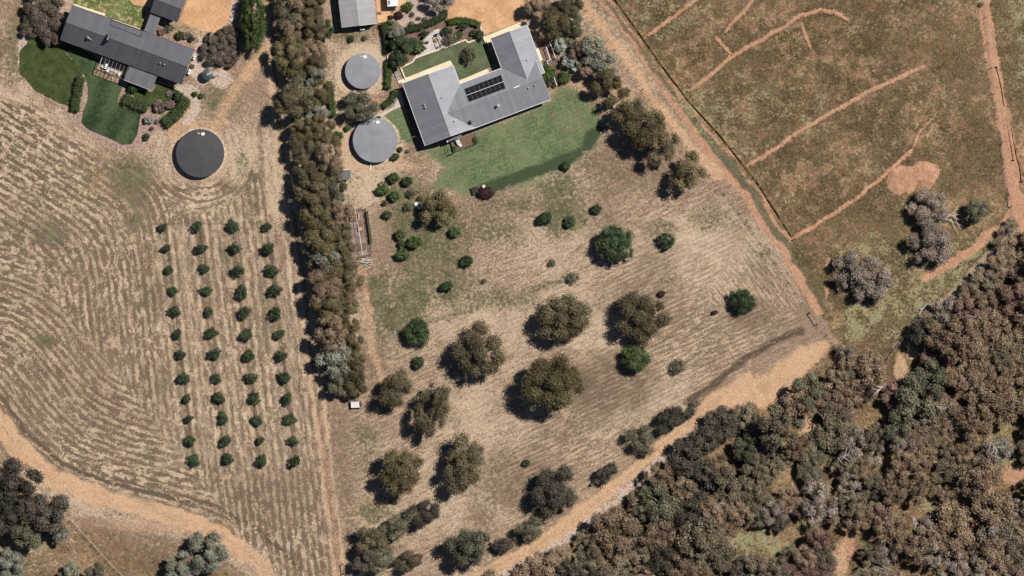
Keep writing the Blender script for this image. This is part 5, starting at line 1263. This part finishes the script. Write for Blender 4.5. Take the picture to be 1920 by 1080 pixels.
for k, (px, py, dx, dy, where) in enumerate([(1428, 812, 6, -26, 'near the tip of the wood'), (1560, 860, 30, -8, 'above the rusty gap in the wood'), (1520, 900, 34, 10, 'above the pale clearing'), (1700, 960, 20, 22, 'right of the small grassy gap'), (1790, 600, 24, -10, 'near the old leaning fence'), (1850, 820, 18, 26, 'in the clearing at the right'),
        (1905, 1000, 26, 8, 'near the right edge at the bottom'), (1330, 960, 22, -20, 'in the left part of the wood'), (1660, 720, -22, 16, 'below the sandy gap'), (1745, 760, 26, 6, 'in the middle of the wood')]):
    z = 6.2; br_ = np.random.default_rng(500 + k); sg = [[(px, py, 1.0), (px + dx * .5, py + dy * .5, z), (px + dx, py + dy, z + .9)]]
    for q in range(5):
        t = .3 + .14 * q; a0 = br_.uniform(-1.2, 1.2); L_ = br_.uniform(8, 18); c_, s_ = math.cos(a0), math.sin(a0); l_ = math.hypot(dx, dy)
        ex, ey = (dx * c_ - dy * s_) / l_ * L_, (dx * s_ + dy * c_) / l_ * L_
        sg.append([(px + dx * t, py + dy * t, z), (px + dx * t + ex * .6, py + dy * t + ey * .5, z + .6), (px + dx * t + ex, py + dy * t + ey, z + .9)])
    branchy('dead_tree', (px, py), sg, 'bare bleached branches of a dead tree ' + where, 'dead tree', .16)
WX = [(1572, 786, 20, 'b_sage', 'silvery white bush near the tip of the wood'), (1606, 812, 16, 'b_sage', 'small silvery bush right of the larger silvery one'), (1880, 838, 20, 'b_sage', 'pale silvery bush in the clearing at the right'), (1512, 735, 36, 'w_dull', 'dark grey green gum at the tip of the wood beside the sand'), (1595, 670, 28, 'w_grey', 'grey twiggy tree at the top of the wood beside the field corner'), (1610, 700, 32, 'w_grey', 'second grey twiggy tree below the field corner'), (1735, 625, 32, 'w_dusk', 'dark dense gum beside the old leaning fence'),
      (1780, 580, 34, 'w_grey', 'greyish gum above the dark dense gum at the edge of the wood'), (1560, 790, 18, 'w_grey', 'small silvery bush near the tip of the wood'), (1860, 850, 32, 'w_grey', 'pale grey bush in the clearing at the right of the wood'), (1895, 430, 20, 'w_grey', 'pale grey bush below the fence stub at the right edge'), (1450, 960, 28, 'w_grey', 'grey wispy bush above the pale clearing'), (1820, 620, 36, 'w_brown', 'broad brown gum right of the dark dense gum')]
for px, py, r_, sp, lb in WX: place(POOL[sp][(px // 5) % len(POOL[sp])], px, py, r_, lb, 'tree', 'gum_tree')

# --- grey shrubs of the paddock and scrub at the bottom left
pool('s_grey', 4, 4.4, 2.2, 2.6, 44, .30, .75, 'grey', rag=.2, lobe=(.14, .24), core=.5)
pool('s_dusk', 2, 5.0, 3.2, 4.4, 44, .40, 1.0, 'dusk', rag=.2, lobe=(.15, .26))
pool('s_sage', 3, 4.6, 2.6, 3.0, 44, .34, .9, 'sage', rag=.2, lobe=(.15, .25))
for i, (px, py, r_, ky, lb) in enumerate([(1742, 393, 38, 's_grey', 'grey twiggy bush above the bleached fallen branches'), (1750, 458, 42, 's_grey', 'grey twiggy bush below the bleached fallen branches'), (1597, 502, 36, 's_grey', 'left half of the grey double bush near the field corner'), (1635, 528, 42, 's_grey', 'right half of the grey double bush near the field corner'),
      (1832, 393, 23, 'b_dull', 'round grey green bush right of the fallen branches'), (30, 905, 46, 's_dusk', 'upper dark tree of the scrub at the bottom left'), (85, 960, 44, 's_dusk', 'right dark tree of the scrub at the bottom left'), (14, 965, 40, 's_dusk', 'dark tree against the left edge at the bottom'),
      (50, 1000, 30, 'b_dull', 'lower grey green tree of the scrub at the bottom left'), (20, 1058, 30, 's_sage', 'pale sage tree in the bottom left corner'), (112, 1003, 17, 'b_sage', 'small silvery bush beside the dark scrub'), (130, 1072, 20, 'b_sage', 'small pale bush at the bottom edge, left of the fence'), (180, 1078, 22, 'b_dull', 'small dark bush at the bottom edge beside the fence'),
      (390, 1035, 40, 's_sage', 'large sage grey tree below the curving road'), (340, 1066, 34, 's_sage', 'lower sage grey tree at the bottom edge below the road'), (82, 20, 40, 'heath', 'brown heathy bush at the top left corner'), (100, 55, 34, 'heath', 'low speckled heath bush left of the black house'), (62, 48, 26, 'heath', 'low brown heath bush on the far left')]):
    if ky == 'heath' and 'heath' not in POOL: pool('heath', 2, 3.6, 1.2, 1.3, 60, .24, 1.0, 'heath', rag=.12, lobe=(.13, .2))
    place(POOL[ky][i % len(POOL[ky])], px, py, r_, lb, 'tree' if r_ > 34 else 'bush', 'gum_tree' if 'tree' in lb else 'bush')
pool('heath2', 1, 3.6, 1.0, 1.1, 60, .24, 1.0, 'heath', rag=.12, lobe=(.13, .2))
place(POOL['heath'][1], 405, 98, 28, 'speckled heath bush between the black house and the rainwater tank', 'bush', 'bush')
place(POOL['heath2'][0], 428, 70, 24, 'speckled heath bush beside the orange driveway', 'bush', 'bush')
place(POOL['heath2'][0], 395, 75, 14, 'small dark heath bush at the foot of the orange driveway', 'bush', 'bush')
place(POOL['heath'][0], 430, 108, 20, 'rounded heath bush above the rainwater tank', 'bush', 'bush')

# --- small round bushes
pool('r_green', 4, 1.3, .85, .85, 16, .22, 1.0, 'green', rag=.1, lobe=(.28, .42))
pool('r_citrus', 3, 1.4, 1.0, 1.1, 16, .24, 1.0, 'citrus', rag=.16, lobe=(.26, .4))
pool('r_dull', 2, 1.2, .8, .8, 14, .2, .7, 'dull', rag=.2, lobe=(.24, .38), core=.3)
pool('r_olive', 2, 1.4, .9, .9, 16, .22, 1.0, 'limehedge', rag=.12, lobe=(.26, .4))
pool('r_blush', 2, 1.3, .6, .6, 16, .2, 1.0, 'blush', rag=.2, lobe=(.24, .36))
pool('r_plum', 2, 1.8, .9, .9, 20, .24, 1.0, 'plum', rag=.15, lobe=(.24, .36))
pool('r_silver', 2, 2.0, 1.4, 1.8, 22, .28, .9, 'silver', rag=.22, lobe=(.2, .32))
pool('r_grey', 2, 3.6, 2.2, 2.8, 30, .3, .8, 'grey', rag=.2, lobe=(.16, .28))
pool('r_bright', 2, 2.2, 1.5, 2.0, 22, .3, .95, 'bright', rag=.2, lobe=(.2, .34))
pool('r_dgreen', 3, 3.2, 2.2, 3.2, 28, .34, 1.0, 'green', rag=.18, lobe=(.2, .32))
BUSH = [
 (1021, 409, 15, 11, -25, 'r_green', 'oval dark bush, leftmost of three in the upper field'), (1069, 416, 10.5, 10.5, 0, 'r_green', 'round dark bush, middle of three in the upper field'), (1118, 393, 9.5, 9, 0, 'r_green', 'round dark bush, rightmost of three in the upper field'),
 (874, 490, 11.5, 11, 0, 'r_green', 'round dark bush alone left of centre in the field'), (837, 537, 13, 9, -15, 'r_green', 'oval dark bush below the lone round one'), (853, 435, 11, 11, 0, 'r_citrus', 'spiky green bush below the olive brown garden tree'), (908, 527, 5, 5, 0, 'r_dull', 'tiny dark weed right of the oval dark bush'),
 (986, 868, 7, 6.5, 0, 'r_green', 'tiny dark bush alone in the lower field'), (1061, 311, 9, 9, 0, 'r_green', 'small dark bush at the edge of the dark lawn strip'), (785, 680, 11, 11, 0, 'r_green', 'small round bush below the dark green dome tree'),
 (738, 333, 11, 10, 0, 'r_citrus', 'glossy green citrus bush, upper left of the garden bushes'), (764, 340, 10, 10, 0, 'r_citrus', 'glossy green citrus bush, upper right of the garden bushes'), (718, 355, 12, 11, 0, 'r_citrus', 'bright citrus bush at the left of the garden bushes'), (740, 367, 11, 10, 0, 'r_citrus', 'citrus bush in the middle of the garden bushes'),
 (771, 362, 9, 8, 0, 'r_dull', 'greyish bush right of the middle citrus bush'), (765, 387, 9, 9, 0, 'r_dull', 'dull bush left of the olive brown garden tree'), (726, 403, 9, 8, 0, 'r_green', 'dark bush below the citrus bushes'), (788, 371, 6, 6, 0, 'r_dull', 'tiny grey bush above the plastic tub'), (721, 381, 5, 5, 0, 'r_citrus', 'tiny green bush between the citrus and the dark bush'),
 (750, 440, 10, 10, 0, 'r_citrus', 'green bush at the top of the lower garden group'), (777, 454, 14, 13, 0, 'r_citrus', 'largest bright bush of the lower garden group'), (755, 477, 13, 11, 0, 'r_citrus', 'green bush at the bottom of the lower garden group'), (754, 457, 8, 7, 0, 'r_citrus', 'small green bush in the middle of the lower garden group'),
 (740, 294, 8, 7, 0, 'r_green', 'dark bush against the lower grey topped tank'), (750, 280, 5, 5, 0, 'r_green', 'small bush right of the lower grey topped tank'), (764, 283, 4, 4, 0, 'r_dull', 'tiny bush at the corner of the grey house'), (1076, 520, 12, 11, 0, 'r_dull', 'sparse grey bush in the middle of the field'), (1035, 492, 7, 8, 0, 'r_dull', 'wispy weed above the sparse grey bush'),
 (1075, 936, 12, 8, -30, 'r_dull', 'small grey bush beside the track below the dark oval bush'), (1302, 758, 13, 8, -35, 'r_dull', 'small bush at the upper end of the very dark oval bush'), (1340, 586, 6, 4.5, -20, 'r_plum', 'tiny black shrub left of the scorched dark green tree'), (1240, 551, 8, 6.5, -30, 'r_plum', 'small black clump standing in for a shadow spot at the shoulder of the right khaki tree'),  # black clump by the khaki tree is added to imitate a shadow spot
 (911, 361, 14, 12, 0, 'r_plum', 'plum coloured shrub at the left end of the dark lawn strip'), (892, 358, 11, 9, 0, 'heath2', 'brown shrub left of the plum coloured one'),
 (880, 103, 13, 17, 0, 'r_dull', 'small see-through tree on the courtyard lawn'),
 (765, 12, 11, 9, -25, 'r_olive', 'rounded olive bush at the top of the pink gravel bed'), (773, 27, 5, 5, 0, 'r_dull', 'small bush in the upper part of the pink gravel bed'), (785, 34, 5, 4, 0, 'r_dull', 'small bush right of the middle of the pink gravel bed'), (797, 35, 6, 4, -20, 'r_dull', 'flat bush at the right of the pink gravel bed'), (772, 44, 6, 6, 0, 'r_dull', 'dull bush at the lower edge of the pink gravel bed'),
 (747.5, 28.5, 8, 8, 0, 'r_plum', 'nearly black round shrub on the orange yard'), (732.5, 33, 5, 5, 0, 'r_plum', 'small nearly black shrub left of the larger one in the yard'),
 (825, -2, 30, 22, 0, 'r_grey', 'grey twiggy tree at the top above the pink gravel bed'), (745, 68, 16, 20, 0, 'b_sage', 'speckled sage shrub left of the pink gravel'), (757, 88, 24, 24, 0, 'r_dgreen', 'dark green garden tree left of the fire pit'), (747, 110, 18, 18, 0, 'r_dgreen', 'dark green garden tree above the garden steps'), (782, 86, 15, 12, 0, 'r_bright', 'fresh green shrub at the left side of the patio'),
 (797, 64, 8, 7, 0, 'r_dgreen', 'dark shrub between the hedge and the patio'), (846, 72, 13, 12, 0, 'r_dull', 'dull leafy shrub right of the arbour'), (838, 58, 10, 8, 0, 'r_dgreen', 'dark shrub above the arbour'), (860, 66, 7, 7, 0, 'r_green', 'dark rounded shrub in the middle of the mulched bed'), (888, 62, 7, 6, 0, 'r_green', 'dark shrub at the right of the mulched bed'), (899, 66, 8, 10, 0, 'r_green', 'dark shrub at the right end of the mulched bed'), (870, 50, 10, 6, 0, 'r_dgreen', 'dark shrub below the curved hedge'),
 (852, 279, 5, 5, 0, 'r_olive', 'potted shrub at the lower left corner of the deck'), (891, 263, 5, 7, 0, 'r_olive', 'potted shrub at the right end of the deck'),
 (1052, 82, 14, 16, 0, 'r_silver', 'upper silvery white shrub right of the grey house'), (1071, 116, 18, 15, 30, 'r_silver', 'lower silvery white shrub right of the grey house'), (1027, 137, 15, 17, 0, 'r_olive', 'brownish bush under the white rail fence'), (1036, 152, 14, 12, 0, 'heath2', 'speckled bush at the end of the white rail fence'), (1058, 146, 12, 12, 0, 'r_olive', 'rounded bush right of the white rail fence'),
 (659, 73, 6, 6, 0, 'r_green', 'small dark bush below the shed, left one'), (685, 71, 6, 5, 0, 'r_dull', 'small dark bush below the shed, right one'), (614, 55, 12, 20, 0, 'r_dgreen', 'dark green shrub at the right edge of the belt near the shed'), (652, 240, 6, 6, 0, 'r_citrus', 'small green bush left of the lower grey topped tank'), (632, 255, 12, 10, 0, 'r_citrus', 'green shrub at the edge of the belt beside the lower tank'),
 (248, 167, 9, 8, 0, 'hedge_r', 'small clipped hedge ball beside the lean-to'), (297, 198, 11, 13, 0, 'r_blush', 'pink leaved shrub left of the long clipped hedge'), (318, 196, 11, 8, -20, 'r_blush', 'pink leaved shrub nearer the long clipped hedge'), (317, 176, 6, 6, 0, 'r_blush', 'small pinkish shrub in the weedy bed'), (335, 180, 9, 10, 0, 'r_dgreen', 'dark rounded shrub at the top of the long hedge'),
 (279, 224, 9, 8, 0, 'r_silver', 'silvery agave cluster at the corner of the deep green lawn'), (293, 227, 5, 5, 0, 'r_blush', 'small pinkish plant right of the silvery agaves'), (275, 256, 7, 6, -30, 'r_green', 'dark tuft in the pink gravel below the agaves'), (285, 241, 5, 4, 0, 'r_dull', 'small tuft below the agave cluster'), (366, 176, 6, 5, 0, 'r_olive', 'small green bush on the pale gravel, upper one'), (378, 180, 6, 5, 0, 'r_olive', 'small green bush on the pale gravel, lower one'),
 (303, 58, 8, 8, 0, 'r_blush', 'pale grey pink shrub beside the breezeway'), (318, 52, 10, 7, 0, 'r_dull', 'weedy green plant below the garage'), (350, 66, 10, 8, 0, 'r_blush', 'pinkish shrub in the bed beside the orange driveway'), (338, 66, 8, 9, 0, 'r_citrus', 'green shrub in the bed below the garage'), (360, 72, 6, 6, 0, 'r_dgreen', 'dark shrub at the right of the bed below the garage'), (1840, 8, 5, 5, 0, 'r_dull', 'tiny bush on the right hand track at the top'),
 (738, 940, 6, 4, 0, 'r_bright', 'bright green weed beside the pink rubble'),
]
pool('hedge_r', 1, 1.2, .9, .9, 18, .2, 1.2, 'hedge', rag=.05, lobe=(.3, .4))
for i, (px, py, rx, ry, ro, ky, lb) in enumerate(BUSH):
    r_ = (rx + ry) / 2
    place(POOL[ky][i % len(POOL[ky])], px, py, r_, lb, 'tree' if ' tree' in lb else 'bush', 'garden_tree' if ' tree' in lb else 'bush', None, math.radians(-ro), rx / r_, ry / r_)
rub = empty('rubble_heap', P((722, 928)), 'little heap of pink rubble below the yellow olive tree', 'rubble')
for k in range(16):
    c = P((712 + random.random() * 18, 921 + random.random() * 14)); s_ = random.uniform(.2, .6)
    MB().box((c[0], c[1], s_ * .3), (s_, s_ * .8, s_ * .6), random.random() * 3).build('stone', simple('pink_stone', (.50, .38, .35), .9) if k == 0 else bpy.data.materials['pink_stone'], rub)

# --- clipped hedges
def hedge(pts, half, h, sp, label, seed, leaf=.2):
    c = resample(pts, half * .55); r = np.random.default_rng(seed); C = []; Rl = []
    for p in c:
        for o in (-.5, 0, .5):
            C.append((X(p[0] + r.normal() * .6) + o * 0, Y(p[1] + r.normal() * .6), h * .62)); Rl.append(half * S * r.uniform(.55, .65))
    t = np.gradient(c, axis=0); t /= np.linalg.norm(t, axis=1)[:, None]; nr = np.stack([-t[:, 1], t[:, 0]], 1)
    C = np.array(C); Rl = np.array(Rl)
    for i in range(len(c)):
        for j, o in enumerate((-.5, 0, .5)):
            C[i * 3 + j, 0] += nr[i, 0] * o * half * S * 1.0; C[i * 3 + j, 1] += -nr[i, 1] * o * half * S * 1.0
    T = np.clip(.5 + .15 * r.normal(size=len(C)), 0, 1)
    flat = h * .45 / np.mean(Rl)
    V, F, A = leaves(C, Rl, T, leaf, .55, r, core=.8, flat=flat); V[:, 2] = np.maximum(V[:, 2], .01)
    e = empty('hedge', P(pts[0]), label, 'hedge')
    me = mesh_np('foliage', V, F, None, {'tint': A}); link('foliage', me, LEAF[sp], e)
    m = MB()
    for p in c[::2]: m.cyl((X(p[0]), Y(p[1])), .05, -.05, h * .5, 6)
    m.build('stems', M_BARK, e)
    return e
hedge([(720, 45), (723, 60), (727, 78), (730, 92)], 6, 1.5, 'hedge', 'narrow clipped hedge between the shed and the dark garden trees', 1)
hedge([(728, 120), (729, 140), (728, 163)], 6, 1.4, 'limehedge', 'straight clipped hedge right of the upper grey topped tank', 2)
hedge([(741, 172), (736, 186), (727, 194), (720, 199)], 5.5, 1.1, 'hedge', 'curved low hedge along the pale path', 3)
hedge([(764, 56), (788, 50), (812, 40), (832, 30), (834, 22)], 6.5, 1.3, 'hedge', 'long hedge between the pink gravel and the patio', 4)
hedge([(843, 42), (858, 38), (878, 39), (897, 46)], 6, 1.2, 'limehedge', 'curved light green hedge below the gravel turning yard', 5)
hedge([(733, 42), (731, 52)], 7, 1.4, 'limehedge', 'short light hedge end beside the black shrubs in the yard', 12)
hedge([(150, 147), (147, 168), (142, 190), (141, 205)], 9, 1.3, 'hedge', 'lumpy clipped hedge between ground cover and deep green lawn', 6)
hedge([(236, 186), (252, 194), (272, 201)], 11, 1.2, 'hedge', 'oval clipped hedge at the right edge of the deep green lawn', 7)
hedge([(349, 188), (336, 208), (322, 222), (312, 230)], 11, 1.4, 'hedge', 'long clipped hedge above the black topped tank', 8)
hedge([(617, 155), (622, 185), (625, 215)], 6, 1.6, 'limehedge', 'thin green hedge at the right edge of the tree belt', 9)
hedge([(688, 396), (692, 425), (696, 455)], 1.8, 1.0, 'limehedge', 'thin climbing plants along the vegetable garden fence', 10, .14)

# ------------------------------------------------------------------ grass and stubble tufts
def tufts(name, n, box, accept, size, h, mat, label, seed, tintf=None):
    r = np.random.default_rng(seed)
    px = r.uniform(box[0], box[2], n); py = r.uniform(box[1], box[3], n)
    A = masks(px, py); k = accept(px, py, A, r); px = px[k]; py = py[k]; m = len(px)
    a = r.random(m) * 6.28; s = r.uniform(*size, m); hh = r.uniform(*h, m)
    cx = (px - 960) * S; cy = (540 - py) * S; V = np.zeros((m, 9, 3), np.float32)
    for j in range(3):
        t = a + j * 2.094 + r.normal(size=m) * .3; w = s * .34
        V[:, j * 3 + 0] = np.stack([cx - np.sin(t) * w, cy + np.cos(t) * w, np.full(m, -.1)], 1)
        V[:, j * 3 + 1] = np.stack([cx + np.sin(t) * w, cy - np.cos(t) * w, np.full(m, -.1)], 1)
        V[:, j * 3 + 2] = np.stack([cx + np.cos(t) * s, cy + np.sin(t) * s, hh * r.uniform(.5, 1, m)], 1)
    F = np.arange(m * 9).reshape(-1, 3)
    T = np.repeat(np.clip(r.random(m) * .7 + (tintf(px, py) if tintf else .15), 0, 1), 3)
    return link(name, mesh_np(name, V.reshape(-1, 3), F, None, {'tint': T}), mat, label=label, cat='grass', kind='stuff')
def acc_straw(px, py, A, r):
    v = np.cos(2 * np.pi * A['phase']) * .5 + 2.2 * (fbm(px, py, 11, 201, 2) - .5) + .4 * (r.random(len(px)) - .5)
    return (A['row'] > .3) & (v > .42) & (A['sand'] < .4) & (A['green'] < .35)
tufts('straw_stubble', 170000, (-10, 170, 640, 1090), acc_straw, (.12, .28), (.04, .12), tuft_mat('straw', (.30, .22, .145), (.60, .46, .325)), 'pale cut straw stubble lying in rows across the left field', 1)
def acc_weed(px, py, A, r): return (A['olive'] > .75) & (A['orange'] < .3) & (A['sand'] < .3) & (fbm(px, py, 14, 301, 3) > .46 + .15 * r.random(len(px)))
tufts('paddock_weeds', 150000, (1130, -10, 1935, 660), acc_weed, (.12, .32), (.04, .22), tuft_mat('weeds', (.085, .072, .034), (.29, .215, .115)), 'rough weeds and dry tussocks covering the paddock', 2, lambda a, b: .9 * (fbm(a, b, 60, 311, 2) - .35))
def acc_mid(px, py, A, r): return (px > 650) & (A['orange'] < .3) & (A['lawn'] < .3) & (A['olive'] < .3) & (A['sand'] < .35) & (fbm(px, py, 18, 401, 3) > .47 + .2 * r.random(len(px)))
tufts('dry_grass', 90000, (650, 290, 1540, 1080), acc_mid, (.07, .16), (.02, .08), tuft_mat('dry_grass', (.17, .135, .085), (.50, .385, .27)), 'short dry grass scattered over the middle field', 3)
def acc_gw(px, py, A, r): return (px > 650) & (A['orange'] < .3) & (A['lawn'] < .3) & (A['sand'] < .35) & (A['green'] + .5 * r.random(len(px)) > .62)
tufts('green_weeds', 60000, (650, 290, 1540, 1080), acc_gw, (.10, .28), (.04, .12), tuft_mat('green_weeds', (.06, .075, .03), (.16, .165, .07)), 'patches of green weeds in the middle field', 4)

#print('TRIS', sum(sum(len(p.vertices) - 2 for p in m.polygons) for m in bpy.data.meshes if len(m.polygons) < 5000) + sum(len(m.loops) - 2 * len(m.polygons) for m in bpy.data.meshes if len(m.polygons) >= 5000))
